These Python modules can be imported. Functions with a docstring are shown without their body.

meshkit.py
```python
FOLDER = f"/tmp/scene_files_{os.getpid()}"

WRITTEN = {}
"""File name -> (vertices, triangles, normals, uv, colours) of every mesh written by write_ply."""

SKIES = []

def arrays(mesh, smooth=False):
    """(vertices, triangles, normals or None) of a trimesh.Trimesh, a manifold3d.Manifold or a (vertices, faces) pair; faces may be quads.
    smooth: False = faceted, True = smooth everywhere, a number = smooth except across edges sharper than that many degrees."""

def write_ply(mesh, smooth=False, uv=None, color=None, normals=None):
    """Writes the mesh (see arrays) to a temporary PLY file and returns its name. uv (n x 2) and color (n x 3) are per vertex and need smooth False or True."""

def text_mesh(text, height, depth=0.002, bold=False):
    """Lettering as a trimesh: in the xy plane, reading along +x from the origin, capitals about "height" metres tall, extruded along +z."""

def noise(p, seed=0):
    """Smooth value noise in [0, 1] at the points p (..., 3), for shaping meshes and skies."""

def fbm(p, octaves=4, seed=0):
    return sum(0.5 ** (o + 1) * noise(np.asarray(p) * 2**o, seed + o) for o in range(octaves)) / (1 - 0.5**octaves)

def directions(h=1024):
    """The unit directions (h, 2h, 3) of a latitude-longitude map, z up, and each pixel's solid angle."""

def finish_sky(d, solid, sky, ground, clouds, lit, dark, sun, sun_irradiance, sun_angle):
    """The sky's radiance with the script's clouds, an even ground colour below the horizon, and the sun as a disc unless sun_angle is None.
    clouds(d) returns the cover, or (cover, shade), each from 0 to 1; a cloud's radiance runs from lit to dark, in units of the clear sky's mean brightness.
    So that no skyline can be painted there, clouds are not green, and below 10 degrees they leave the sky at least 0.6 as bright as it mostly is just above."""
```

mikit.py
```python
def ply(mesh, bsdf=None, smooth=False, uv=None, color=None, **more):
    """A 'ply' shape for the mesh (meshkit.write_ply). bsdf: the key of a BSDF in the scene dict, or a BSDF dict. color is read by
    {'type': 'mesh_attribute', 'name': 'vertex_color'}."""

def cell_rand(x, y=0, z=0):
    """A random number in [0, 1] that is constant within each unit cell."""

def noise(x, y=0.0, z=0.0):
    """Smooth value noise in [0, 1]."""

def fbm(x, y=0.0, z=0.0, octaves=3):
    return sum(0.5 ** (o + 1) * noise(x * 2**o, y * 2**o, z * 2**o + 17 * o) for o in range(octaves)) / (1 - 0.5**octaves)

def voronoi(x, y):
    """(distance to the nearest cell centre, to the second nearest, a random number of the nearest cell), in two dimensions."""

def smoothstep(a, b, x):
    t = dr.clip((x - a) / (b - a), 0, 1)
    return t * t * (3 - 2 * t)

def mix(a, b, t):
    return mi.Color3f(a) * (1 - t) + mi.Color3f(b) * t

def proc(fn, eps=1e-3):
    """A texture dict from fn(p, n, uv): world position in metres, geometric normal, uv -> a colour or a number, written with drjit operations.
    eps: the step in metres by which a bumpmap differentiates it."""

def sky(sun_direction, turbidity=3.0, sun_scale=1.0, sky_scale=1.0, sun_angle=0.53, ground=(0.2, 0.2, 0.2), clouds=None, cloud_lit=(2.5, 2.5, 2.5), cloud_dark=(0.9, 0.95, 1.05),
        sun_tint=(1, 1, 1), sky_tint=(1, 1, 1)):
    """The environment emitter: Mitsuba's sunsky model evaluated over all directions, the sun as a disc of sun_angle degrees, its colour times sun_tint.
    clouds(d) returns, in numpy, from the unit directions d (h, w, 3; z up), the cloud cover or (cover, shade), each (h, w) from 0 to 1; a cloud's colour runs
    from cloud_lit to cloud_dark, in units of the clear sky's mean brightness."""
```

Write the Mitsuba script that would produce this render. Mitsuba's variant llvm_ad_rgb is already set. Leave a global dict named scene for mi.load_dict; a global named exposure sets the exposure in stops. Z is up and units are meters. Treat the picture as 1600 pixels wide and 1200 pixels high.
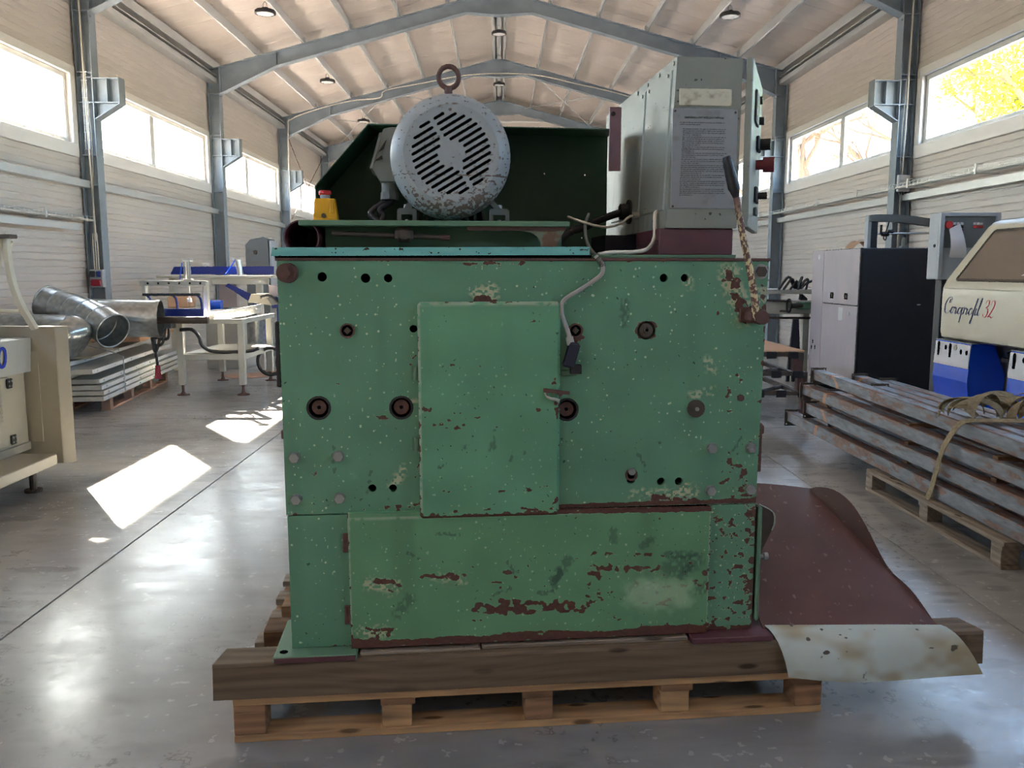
import math, random
import numpy as np
import trimesh
import drjit as dr
import mitsuba as mi
import shapely.geometry as sg
from shapely import affinity
from shapely.ops import unary_union
import mikit, meshkit
from mikit import proc, noise, fbm, voronoi, smoothstep, mix, cell_rand, ply

random.seed(7)
rng = np.random.default_rng(7)
T4 = mi.ScalarTransform4f
scene, labels = {}, {}

# ------------------------------------------------------------------ camera, sky, sun, exposure
PITCH, YAW = 0.131, 0.0145
fwd = [math.sin(YAW) * math.cos(PITCH), math.cos(YAW) * math.cos(PITCH), -math.sin(PITCH)]
scene['camera'] = {'type': 'perspective', 'fov': 2 * math.degrees(math.atan(800 / 1340)), 'fov_axis': 'x', 'near_clip': 0.05, 'far_clip': 400.0,
                   'to_world': T4().look_at(origin=[0, 0, 1.5], target=[fwd[0], fwd[1], 1.5 + fwd[2]], up=[0, 0, 1])}
SUN = (-0.86, 1.27, 1.0)
scene['sky'] = mikit.sky(SUN, turbidity=3.5, sun_scale=1.8, sky_scale=1.0, ground=(0.25, 0.27, 0.2), sky_tint=(1.0, 0.97, 0.95), sun_tint=(0.90, 0.96, 1.10))
exposure = 6.62


def C(r, g, b):
    return [((c / 255) / 12.92 if c <= 10 else (((c / 255) + .055) / 1.055) ** 2.4) for c in (r, g, b)]


# ------------------------------------------------------------------ machine frame
MA = math.radians(4.95)
MC, MS = math.cos(MA), math.sin(MA)
MO = (-0.72, 2.592)
MT = np.array([[MC, -MS, 0, MO[0]], [MS, MC, 0, MO[1]], [0, 0, 1, 0], [0, 0, 0, 1.0]])


def muvw(p):
    x, y = p.x - MO[0], p.y - MO[1]
    return x * MC + y * MS, y * MC - x * MS, p.z


# ------------------------------------------------------------------ materials
def rgb(c):
    return {'type': 'rgb', 'value': list(c)}


def rp(c, alpha=0.25, ior=1.5):
    return {'type': 'twosided', 'bsdf': {'type': 'roughplastic', 'diffuse_reflectance': c if isinstance(c, dict) else rgb(c), 'alpha': alpha, 'int_ior': ior, 'nonlinear': True}}


def df(c):
    return {'type': 'twosided', 'bsdf': {'type': 'diffuse', 'reflectance': c if isinstance(c, dict) else rgb(c)}}


def pr(c, rough=0.5, metallic=0.0, spec=0.5):
    return {'type': 'twosided', 'bsdf': {'type': 'principled', 'base_color': c if isinstance(c, dict) else rgb(c), 'roughness': rough, 'metallic': metallic, 'specular': spec}}


def cap(u, w, a, b, c, d, r):
    dx, dy = c - a, d - b
    t = dr.clip(((u - a) * dx + (w - b) * dy) / (dx * dx + dy * dy + 1e-9), 0, 1)
    return dr.sqrt(dr.square(u - a - t * dx) + dr.square(w - b - t * dy)) - r


RUST = C(92, 56, 48)
PALE = C(188, 200, 172)


def green_paint(base, marks, scuffs, field, fleck=1.0, dirt=0.0, rim=None, pale=()):
    """chipped machine enamel: marks = rust capsules in machine (u, w) metres, scuffs = dark rubs, field(u, w) = extra chip density"""
    def fn(p, n, uv):
        u, v, w = muvw(p)
        n1 = fbm(u * 55, v * 55, w * 55, octaves=4)
        n2 = noise(u * 9, v * 9, w * 9)
        col = mix([c * 0.86 for c in base], [c * 1.12 for c in base], n2)
        # vertical soft dirt runs
        run = smoothstep(.55, .85, fbm(u * 14, v * 14 + 3, w * 1.6, octaves=2))
        col = mix(col, [c * .72 for c in base], run * (.35 + dirt))
        # dark little nicks
        a1, b1 = u * .8 + w * .6, w * .8 - u * .6
        nick = smoothstep(.86, .90, noise(a1 * 150 + 9, v * 90, b1 * 62)) * smoothstep(.52, .66, noise(u * 9, v * 9 + 7, w * 9))
        nick = dr.maximum(nick, smoothstep(.88, .91, noise(b1 * 170 + 3, v * 90, a1 * 50)) * smoothstep(.55, .7, noise(u * 7 + 2, v * 9, w * 7)))
        col = mix(col, C(34, 42, 36), nick * .75)
        for a, b, c, d, r in scuffs:
            k = smoothstep(r * .5, -r * .6, cap(u, w, a, b, c, d, r) + (noise(u * 160, v * 50, w * 90) - .5) * .016)
            col = mix(col, C(38, 56, 52), k * .48 * smoothstep(.3, .6, noise(u * 120, v * 50, w * 60) + .15))
        # pale flecks
        d1, d2, k = voronoi(u * 34 + v * 21, w * 34 + v * 17)
        fl = smoothstep(.16, .09, d1 + (1 - k) * .20) * smoothstep(.36, .56, noise(u * 6 + 4, v * 6, w * 6) + .10 * smoothstep(.4, .6, u) * smoothstep(1.2, 1.4, w))
        col = mix(col, PALE, fl * .85 * fleck)
        sc = smoothstep(.86, .88, noise(u * 150, v * 90, w * 45)) * smoothstep(.5, .7, noise(u * 5 + 1, v * 5, w * 5 + 5))
        col = mix(col, PALE, sc * .6 * fleck)
        if rim is not None:
            k = rim(u, w) * smoothstep(.25, .6, noise(u * 70, v * 70, w * 70) + .12)
            col = mix(col, C(150, 160, 140), k * .75)
        for a, b, c, d, r in pale:
            k = smoothstep(.015, -.012, cap(u, w, a, b, c, d, r) + (n1 - .5) * .05)
            col = mix(col, C(176, 172, 142), k * .8 * smoothstep(.42, .55, noise(u * 130, v * 90, w * 110)))
        # chips down to the red-brown primer
        D = field(u, v, w)
        for a, b, c, d, r in marks:
            D = dr.maximum(D, .42 * smoothstep(.016, -.012, cap(u, w, a, b, c, d, r)))
        m = n1 + D
        col = mix(col, C(150, 168, 138), smoothstep(.83, .86, m) * .55 * fleck)
        rust = mix(RUST, C(70, 44, 40), noise(u * 120, v * 120, w * 120))
        return mix(col, rust, smoothstep(.86, .885, m))
    return proc(fn)


GREEN = C(88, 134, 106)


def body_field(u, v, w):
    up = smoothstep(.729, .731, w)
    D = up * (.62 * smoothstep(.022, .008, w - .728) * smoothstep(.80, 1.0, u) + .26 * smoothstep(.03, 0, w - .728))
    D = D + .28 * smoothstep(.015, 0, 1.537 - w) + .26 * smoothstep(.018, 0, 1.60 - u)
    low = 1 - up
    D = D + low * (.19 * smoothstep(1.40, 1.43, u) + .10 * smoothstep(1.5, 1.585, u) + .3 * smoothstep(.03, 0, w - .285) + .05)
    return D + up * (.10 * smoothstep(1.36, 1.56, u) * smoothstep(1.15, .8, w) + .05 * smoothstep(1.0, 1.5, u) + .02)


body_marks = [  # u0, w0, u1, w1, r
    (1.475, 1.49, 1.50, 1.42, .022), (1.50, 1.42, 1.535, 1.35, .024), (1.45, 1.465, 1.50, 1.46, .012), (1.55, 1.385, 1.59, 1.40, .012), (1.59, 1.44, 1.595, 1.34, .012),
    (1.49, .89, 1.50, .84, .012), (1.50, .86, 1.53, .86, .007), (1.545, .83, 1.545, .80, .018), (1.47, .80, 1.50, .815, .006), (1.50, .755, 1.58, .755, .008), (1.55, .80, 1.54, .775, .012),
    (1.24, .755, 1.37, .748, .012), (1.30, .765, 1.34, .76, .008), (1.48, 1.12, 1.48, 1.09, .005), (1.45, 1.035, 1.50, 1.045, .004), (1.524, 1.086, 1.53, 1.086, .010),
    (1.43, 1.19, 1.44, 1.17, .006), (1.51, 1.16, 1.53, 1.17, .006), (1.52, 1.15, 1.52, 1.13, .004), (.66, 1.41, .71, 1.41, .016), (.62, 1.523, .80, 1.525, .006),
    (.46, .85, .47, .88, .006), (.225, .995, .235, .99, .003), (.49, .76, .36, .748, .006), (.13, .865, .14, .865, .006), (.33, 1.045, .36, 1.04, .006), (.20, 1.155, .22, 1.15, .004),
    (.45, 1.21, .455, 1.23, .010), (1.44, 1.37, 1.44, 1.36, .004), (.25, 1.316, .255, 1.316, .02), (1.2, 1.31, 1.205, 1.31, .034), (.96, 1.30, .98, 1.28, .022)]
body_scuffs = [(1.17, .93, 1.21, .85, .003), (.32, .87, .30, .80, .003), (1.50, .90, 1.53, .95, .004), (.20, .87, .20, .95, .003), (1.13, 1.40, 1.13, 1.33, .012)]
body_pale = [(1.16, .775, 1.38, .772, .008), (1.33, .79, 1.36, .80, .006), (1.34, 1.47, 1.345, 1.455, .012), (1.47, 1.49, 1.53, 1.36, .03), (1.56, 1.38, 1.59, 1.43, .02), (.66, 1.43, .70, 1.43, .022), (.39, .82, .415, .865, .012), (.43, 1.06, .45, 1.09, .006), (1.36, 1.10, 1.42, 1.11, .008), (1.41, 1.21, 1.42, 1.18, .010)]
scene['m_green'] = pr(green_paint(GREEN, body_marks, body_scuffs, body_field, pale=body_pale), .42)


def door_field(u, v, w):
    e = dr.minimum(dr.minimum(u - .469, .919 - u), dr.minimum(w - .716, 1.405 - w))
    return .24 * smoothstep(.012, 0, e) + .34 * smoothstep(.028, .004, w - .716) + .10 * smoothstep(.08, 0, w - .72) + .16 * smoothstep(.022, 0, u - .47) * smoothstep(1.1, 1.0, w) * smoothstep(.85, .95, w) + .14 * smoothstep(.03, .0, .919 - u) * smoothstep(1.16, 1.1, w) * smoothstep(.98, 1.04, w)


def door_rim(u, w):
    return dr.maximum(smoothstep(.012, .004, u - .470), smoothstep(.018, .006, 1.405 - w))


door_marks = [(.54, 1.03, .66, 1.042, .003), (.52, 1.02, .55, 1.03, .007), (.59, 1.01, .61, 1.018, .007), (.50, 1.06, .48, 1.07, .010), (.49, 1.045, .50, 1.045, .006), (.52, 1.013, .56, 1.01, .002),
              (.54, 1.06, .63, 1.055, .0012), (.905, 1.09, .912, 1.03, .008), (.88, 1.035, .90, 1.028, .004), (.72, .80, .89, .815, .003), (.80, .80, .86, .805, .003), (.53, .80, .63, .815, .004),
              (.50, 1.205, .53, 1.205, .003), (.56, 1.21, .58, 1.21, .0035), (.64, 1.207, .67, 1.207, .002), (.73, 1.205, .755, 1.205, .0022), (.80, 1.34, .83, 1.343, .0012), (.84, 1.07, .85, 1.06, .005),
              (.71, 1.02, .715, 1.01, .004), (.49, .73, .60, .735, .006), (.62, .735, .70, .74, .003), (.78, .74, .92, .735, .008), (.86, .76, .88, .745, .006), (.9, .755, .915, .78, .006), (.9, 1.155, .912, 1.14, .006),
              (.52, .86, .535, .88, .003), (.66, .885, .67, .87, .003)]
door_scuffs = [(.70, .94, .705, .965, .010), (.705, .97, .705, 1.0, .002), (.76, .90, .765, .925, .004), (.80, .92, .805, .93, .004), (.61, .95, .62, .94, .005), (.53, .88, .55, .89, .003)]
scene['m_green_door'] = pr(green_paint(C(92, 145, 112), door_marks, door_scuffs, door_field, fleck=.45, rim=door_rim), .36)


def low_field(u, v, w):
    e = dr.minimum(u - .241, 1.428 - u)
    D = .62 * smoothstep(.042, .028, w - .287 + .012 * noise(u * 9, 1.0, 2.0)) + .60 * smoothstep(.016, .009, .735 - w - .012 * smoothstep(.4, 1.4, u)) * smoothstep(.55, .95, u) + .26 * smoothstep(.012, 0, e)
    band = smoothstep(.12, .02, dr.abs(w - .50)) * smoothstep(.35, .7, u) * .09
    corner = .16 * smoothstep(.10, .02, w - .29) * smoothstep(.45, .25, u)
    return D + band + corner + .05 * smoothstep(.9, 1.3, u)


def low_rim(u, w):
    return dr.maximum(dr.maximum(smoothstep(.008, .003, u - .241), smoothstep(.028, .018, .737 - w) * smoothstep(.012, .018, .737 - w)), smoothstep(.007, .002, 1.428 - u))


low_marks = [(.66, .405, 1.02, .40, .024), (.70, .42, .80, .415, .016), (1.02, .40, 1.06, .42, .010), (1.0, .43, 1.1, .445, .004), (.47, .52, .60, .515, .012), (.33, .51, .40, .50, .012), (.38, .52, .37, .48, .008),
             (1.03, .52, 1.08, .535, .020), (1.02, .49, 1.06, .51, .012), (1.08, .57, 1.11, .58, .006), (1.12, .52, 1.22, .515, .012), (1.23, .515, 1.27, .505, .014), (1.17, .575, 1.23, .57, .006), (1.19, .58, 1.22, .568, .006),
             (1.22, .455, 1.39, .46, .004), (1.22, .455, 1.24, .455, .008), (1.25, .45, 1.25, .42, .002), (1.19, .405, 1.40, .375, .0016), (1.27, .40, 1.30, .405, .006), (.75, .52, .78, .505, .010), (.70, .50, .74, .49, .004),
             (.64, .55, .67, .553, .006), (.29, .35, .37, .345, .006), (.29, .325, .36, .33, .010), (1.05, .58, 1.03, .575, .006), (1.37, .64, 1.30, .655, .002), (.62, .37, .66, .365, .002), (.78, .51, .80, .525, .004), (1.42, .50, 1.44, .52, .008),
             (1.04, .36, 1.13, .35, .0015), (.95, .47, .97, .50, .003)]
low_scuffs = [(.395, .40, .43, .445, .018), (.90, .49, .95, .56, .016), (.905, .47, .92, .52, .012), (.75, .56, .78, .52, .005), (.43, .60, .46, .585, .004), (1.29, .52, 1.38, .54, .03), (1.33, .49, 1.36, .52, .014), (.70, .45, .76, .47, .005),
              (1.1, .62, 1.1, .66, .012), (1.2, .60, 1.23, .62, .012), (.85, .45, .90, .455, .006), (1.16, .45, 1.18, .47, .01), (1.40, .44, 1.42, .45, .02), (.52, .66, .60, .655, .003), (1.28, .57, 1.38, .56, .012)]
pale_patch = (1.20, .435, 1.32, .425, .035)


def low_fn():
    inner = green_paint(C(92, 140, 102), low_marks, low_scuffs, low_field, fleck=.6, dirt=.25, rim=low_rim, pale=[(.30, .50, .38, .49, .02), (.27, .34, .36, .34, .012), (.52, .515, .60, .505, .006), (1.2, .455, 1.24, .46, .006)])
    base = mikit._FUNCTIONS[inner['fn']]

    def fn(p, n, uv):
        u, v, w = muvw(p)
        col = base(p, n, uv)
        k = smoothstep(.05, -.03, cap(u, w, *pale_patch) + (fbm(u * 30, v, w * 30) - .5) * .08)
        return mix(col, C(165, 190, 155), k * .6)
    return proc(fn)


scene['m_green_low'] = pr(low_fn(), .45)
scene['m_green_dull'] = pr(C(84, 116, 92), .55)
scene['m_hood'] = pr(C(54, 88, 72), .5)
scene['m_teal'] = pr(proc(lambda p, n, uv: mix(mix(C(92, 160, 158), C(112, 176, 170), noise(p.x * 20, p.y * 20, p.z * 60)), C(48, 40, 38), smoothstep(.70, .74, fbm(p.x * 90, p.y * 90, p.z * 90)))), .45)


def motor_fn(p, n, uv):
    u, v, w = muvw(p)
    base = mix(C(128, 137, 140), C(152, 159, 161), fbm(u * 12, v * 12, w * 12))
    n1 = fbm(u * 110, v * 60, w * 110, octaves=3)
    D = .22 * smoothstep(1.80, 1.69, w) + .06 * smoothstep(1.97, 2.03, w) + .10 * smoothstep(.17, .05, dr.abs(u - .75)) * smoothstep(2.0, 1.8, w) + .28 * smoothstep(.004, .001, dr.abs(w - 1.80 + (u - .58) * .01)) * smoothstep(.01, .02, dr.abs(u - .58) - .0)
    return mix(base, mix(C(98, 78, 64), C(70, 60, 54), noise(u * 60, v * 60, w * 60)), smoothstep(.70, .76, n1 + D) * .85)


scene['m_motor'] = pr(proc(motor_fn), .38)
scene['m_castgrey'] = pr(C(112, 118, 114), .5)


def cab_fn(p, n, uv):
    u, v, w = muvw(p)
    base = mix(C(116, 121, 112), C(132, 136, 127), fbm(u * 5, v * 5, w * 5))
    d = smoothstep(.55, .8, fbm(u * 30, v * 30, w * 6, octaves=3)) * smoothstep(2.0, 1.64, w)
    base = mix(base, C(110, 104, 90), d * .6)
    return mix(base, C(60, 58, 54), smoothstep(.80, .84, fbm(u * 60, v * 60, w * 60)))


scene['m_cabinet'] = pr(proc(cab_fn), .45)
scene['m_beige_plate'] = pr(proc(lambda p, n, uv: mix(C(186, 182, 162), C(120, 108, 84), smoothstep(.5, .8, fbm(p.x * 40, p.y * 40, p.z * 40)) * .7)), .5)
scene['m_paper'] = rp(proc(lambda p, n, uv: mix(C(176, 180, 182), C(140, 138, 130), smoothstep(.55, .85, fbm(p.x * 25, p.y * 25, p.z * 25)) * .6)), .12)
scene['m_ink'] = df(C(88, 90, 94))
scene['m_ink_dark'] = df(C(52, 54, 58))
scene['m_purple'] = pr(proc(lambda p, n, uv: mix(C(92, 54, 60), C(74, 44, 50), fbm(p.x * 20, p.y * 20, p.z * 20))), .5)
scene['m_brown'] = pr(proc(lambda p, n, uv: mix(mix(C(92, 60, 58), C(76, 50, 48), fbm(p.x * 9, p.y * 9, p.z * 9)), C(128, 112, 106), smoothstep(.70, .80, fbm(p.x * 60, p.y * 25, p.z * 60)) * .55)), .42)
scene['m_oldsheet'] = pr(proc(lambda p, n, uv: mix(mix(C(176, 186, 178), C(150, 142, 116), smoothstep(.42, .66, fbm(p.x * 6, p.y * 9, p.z * 9))), C(70, 66, 56), smoothstep(.74, .80, fbm(p.x * 26 + 5, p.y * 40, p.z * 26)))), .42)
scene['m_darksteel'] = pr(proc(lambda p, n, uv: mix(C(58, 56, 52), C(84, 72, 62), fbm(p.x * 40, p.y * 40, p.z * 40))), .5, .3)
scene['m_rust'] = pr(proc(lambda p, n, uv: mix(C(96, 62, 54), C(66, 48, 44), fbm(p.x * 70, p.y * 70, p.z * 70))), .6)
scene['m_rust_pale'] = pr(proc(lambda p, n, uv: mix(mix(C(112, 74, 64), C(84, 56, 50), fbm(p.x * 60, p.y * 60, p.z * 60)), C(196, 180, 140), smoothstep(.50, .56, fbm(p.x * 150, p.y * 150, p.z * 90 + 3)) * smoothstep(1.74, 1.60, p.z))), .55)
scene['m_rust_green'] = pr(proc(lambda p, n, uv: mix(C(104, 112, 92), C(104, 74, 58), smoothstep(.42, .6, fbm(p.x * 25, p.y * 25, p.z * 25)))), .55)
scene['m_purple_light'] = pr(C(120, 96, 108), .5)
scene['m_bolt'] = pr(C(150, 152, 150), .35, .6)
scene['m_black'] = pr(C(24, 25, 28), .45)
scene['m_dark'] = df(C(14, 16, 18))
scene['m_rubber'] = pr(C(36, 38, 42), .35)
scene['m_cablegrey'] = pr(C(150, 148, 142), .5)
scene['m_cablewhite'] = pr(C(206, 200, 188), .5)
scene['m_navy'] = pr(C(26, 30, 46), .5)
scene['m_yellow'] = pr(C(216, 162, 36), .4)
scene['m_red'] = pr(C(176, 40, 44), .35)
scene['m_maroon'] = pr(C(110, 38, 48), .4)

WOODS = {'fresh': (C(190, 154, 110), C(142, 110, 80)), 'dark': (C(112, 82, 58), C(80, 58, 42)), 'beam': (C(118, 102, 82), C(82, 68, 54)), 'grey': (C(146, 134, 118), C(98, 86, 74)), 'brown': (C(158, 122, 90), C(112, 84, 62))}


def wood(a, b, along):
    def fn(p, n, uv):
        u, v, w = muvw(p)
        if along == 'v':
            u, v = v, u
        g = fbm(u * 2.2, v * 55 + 3 * noise(u * 3, v * 3, w * 3), w * 70 + 4 * noise(u * 2, v * 2, 5), octaves=3)
        ring = .5 + .5 * dr.sin((w * 160 + v * 120 + 6 * fbm(u * 2.5, v * 6, w * 6)))
        col = mix(a, b, dr.clip(g * .9 + ring * .35 - .15, 0, 1))
        d1, d2, k = voronoi(u * 2.6 + 5, w * 9 + v * 9)
        col = mix(col, [c * .45 for c in b], smoothstep(.12, .05, d1) * smoothstep(.3, .5, k))
        return mix(col, [c * .4 for c in b], smoothstep(.62, .85, fbm(u * 3 + 9, v * 7, w * 9)) * .7)
    return proc(fn)


for nm, (a, b) in WOODS.items():
    scene['m_wood_' + nm] = pr(wood(a, b, 'u'), .7, spec=.25)
scene['m_wood_grey_v'] = pr(wood(*WOODS['grey'], 'v'), .7, spec=.25)
scene['m_pallet_red'] = pr(C(150, 118, 100), .7)


def concrete(p, n, uv):
    x, y = p.x, p.y
    q = fbm(x * .9 + 3, y * .9, 1.0, octaves=4)
    s = fbm(x * 3.5 + 2 * noise(x, y), y * 9, 2.0, octaves=4)
    f = fbm(x * 30, y * 30, 3.0, octaves=3)
    col = mix(C(100, 101, 99), C(156, 156, 153), dr.clip(q * 1.1 + s * .5 - .35, 0, 1))
    col = mix(col, C(84, 84, 80), smoothstep(.56, .76, s) * .45)
    col = mix(col, C(70, 70, 68), smoothstep(.62, .8, f) * smoothstep(.5, .65, fbm(x * 1.7, y * 1.7, 7.0)) * .8)
    return mix(col, C(196, 194, 188), smoothstep(.74, .8, f) * .25)


def concrete_rough(p, n, uv):
    s = fbm(p.x * 3.5, p.y * 9, 2.0, octaves=3)
    return .13 + .16 * s + .06 * noise(p.x * 60, p.y * 60, 1.0)


scene['m_concrete'] = {'type': 'twosided', 'bsdf': {'type': 'principled', 'base_color': proc(concrete), 'roughness': proc(concrete_rough), 'specular': .5}}
scene['m_joint'] = df(C(58, 58, 56))
scene['m_wall'] = rp(C(222, 216, 210), .2)
scene['m_roof'] = rp(C(236, 228, 222), .22)
scene['m_trim'] = rp(C(240, 238, 236), .15)
scene['m_pvc'] = rp(C(236, 236, 234), .12)
scene['m_galv'] = pr(proc(lambda p, n, uv: mix(C(108, 120, 130), C(136, 146, 154), fbm(p.x * 5, p.y * 5, p.z * 5))), .5, .08)
scene['m_purlin'] = pr(C(186, 188, 188), .38, .5)
scene['m_zinc'] = {'type': 'twosided', 'bsdf': {'type': 'principled', 'base_color': proc(lambda p, n, uv: mix(C(150, 158, 160), C(190, 194, 194), noise(p.x * 28, p.y * 28, p.z * 28))), 'roughness': .24, 'metallic': .9}}
scene['m_wire'] = pr(C(200, 202, 200), .3, .7)
scene['m_glass'] = {'type': 'thindielectric', 'int_ior': 1.5}
scene['m_lens'] = rp(C(240, 240, 238), .2)
scene['m_cream'] = rp(C(196, 191, 176), .2)
scene['m_cream_white'] = rp(C(226, 222, 206), .15)
scene['m_whitepaint'] = rp(C(216, 216, 208), .2)
scene['m_fascia'] = rp(C(196, 198, 194), .2)
scene['m_blue'] = rp(C(40, 62, 158), .2)
scene['m_brightblue'] = rp(C(14, 104, 222), .2)
scene['m_deepblue'] = rp(C(10, 44, 120), .2)
scene['m_lightgrey'] = rp(C(190, 196, 202), .2)
scene['m_midgrey'] = rp(C(128, 136, 138), .25)
scene['m_navygrey'] = rp(C(36, 48, 64), .3)
scene['m_pinkgrey'] = rp(proc(lambda p, n, uv: mix(C(206, 196, 200), C(186, 182, 190), fbm(p.x * 8, p.y * 8, p.z * 2))), .25)
scene['m_cardboard'] = df(C(186, 152, 126))
scene['m_label_white'] = rp(C(226, 226, 228), .2)
scene['m_smoke'] = {'type': 'twosided', 'bsdf': {'type': 'roughplastic', 'diffuse_reflectance': rgb(C(112, 98, 84)), 'alpha': .06}}
scene['m_letter_blue'] = df(C(74, 76, 118))
scene['m_letter_red'] = df(C(206, 50, 74))
scene['m_digit_blue'] = df(C(48, 62, 150))
scene['m_socket_red'] = rp(C(170, 34, 62), .2)


def tube_fn(p, n, uv):
    x, y, z = p.x, p.y, p.z
    base = mix(C(78, 84, 90), C(124, 130, 136), fbm(x * 40, y * 14, z * 44, octaves=4))
    base = mix(base, C(76, 78, 80), smoothstep(.45, .8, fbm(x * 12 + 2, y * 5, z * 30, octaves=4)) * .5)
    r = fbm(x * 24 + 7, y * 7, z * 22, octaves=5) + .10 * smoothstep(.2, .9, n.z) + .05 * smoothstep(5.6, 4.2, y) + .16 * (noise(x * 5, y * 1.3, z * 6) - .5)
    base = mix(base, mix(C(124, 84, 62), C(88, 66, 56), noise(x * 50, y * 50, z * 50)), smoothstep(.50, .68, r) * .85)
    weld = smoothstep(.035, .025, dr.abs(y - 6.95 + (noise(x * 6, 1.0, z * 7) - .5) * .5))
    return mix(base, C(168, 116, 76), weld * .75)


scene['m_tube'] = pr(proc(tube_fn), .42, .35)
scene['m_strap'] = df(proc(lambda p, n, uv: mix(C(154, 142, 116), C(124, 112, 90), noise(p.x * 80, p.y * 80, p.z * 80))))
scene['m_grass'] = df(C(180, 179, 178))  # pale gravel tone, raised to bounce daylight through the windows onto the ceiling
scene['m_bark'] = df(C(120, 104, 88))
scene['m_leaf'] = {'type': 'principledthin', 'base_color': rgb(C(176, 196, 60)), 'roughness': .5, 'diff_trans': 1.0}
scene['m_outer'] = df(C(200, 200, 198))


# ------------------------------------------------------------------ mesh helpers
def bx(x0, x1, y0, y1, z0, z1, b=0.0):
    x0, x1 = min(x0, x1), max(x0, x1); y0, y1 = min(y0, y1), max(y0, y1); z0, z1 = min(z0, z1), max(z0, z1)
    b = min(b, (x1 - x0) * .45, (y1 - y0) * .45, (z1 - z0) * .45)
    if b <= 0:
        m = trimesh.creation.box(extents=(x1 - x0, y1 - y0, z1 - z0))
        m.apply_translation(((x0 + x1) / 2, (y0 + y1) / 2, (z0 + z1) / 2))
        return m
    pts = []
    for sx in (0, 1):
        for sy in (0, 1):
            for sz in (0, 1):
                X, Y, Z = (x1 if sx else x0), (y1 if sy else y0), (z1 if sz else z0)
                dx, dy, dz = (-b if sx else b), (-b if sy else b), (-b if sz else b)
                pts += [(X, Y + dy, Z + dz), (X + dx, Y, Z + dz), (X + dx, Y + dy, Z)]
    return trimesh.convex.convex_hull(np.array(pts))


def hullm(pts):
    return trimesh.convex.convex_hull(np.array(pts, float))


def cat(*ms):
    ms = [m for x in ms for m in (x if isinstance(x, (list, tuple)) else [x])]
    return trimesh.util.concatenate(ms)


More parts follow.
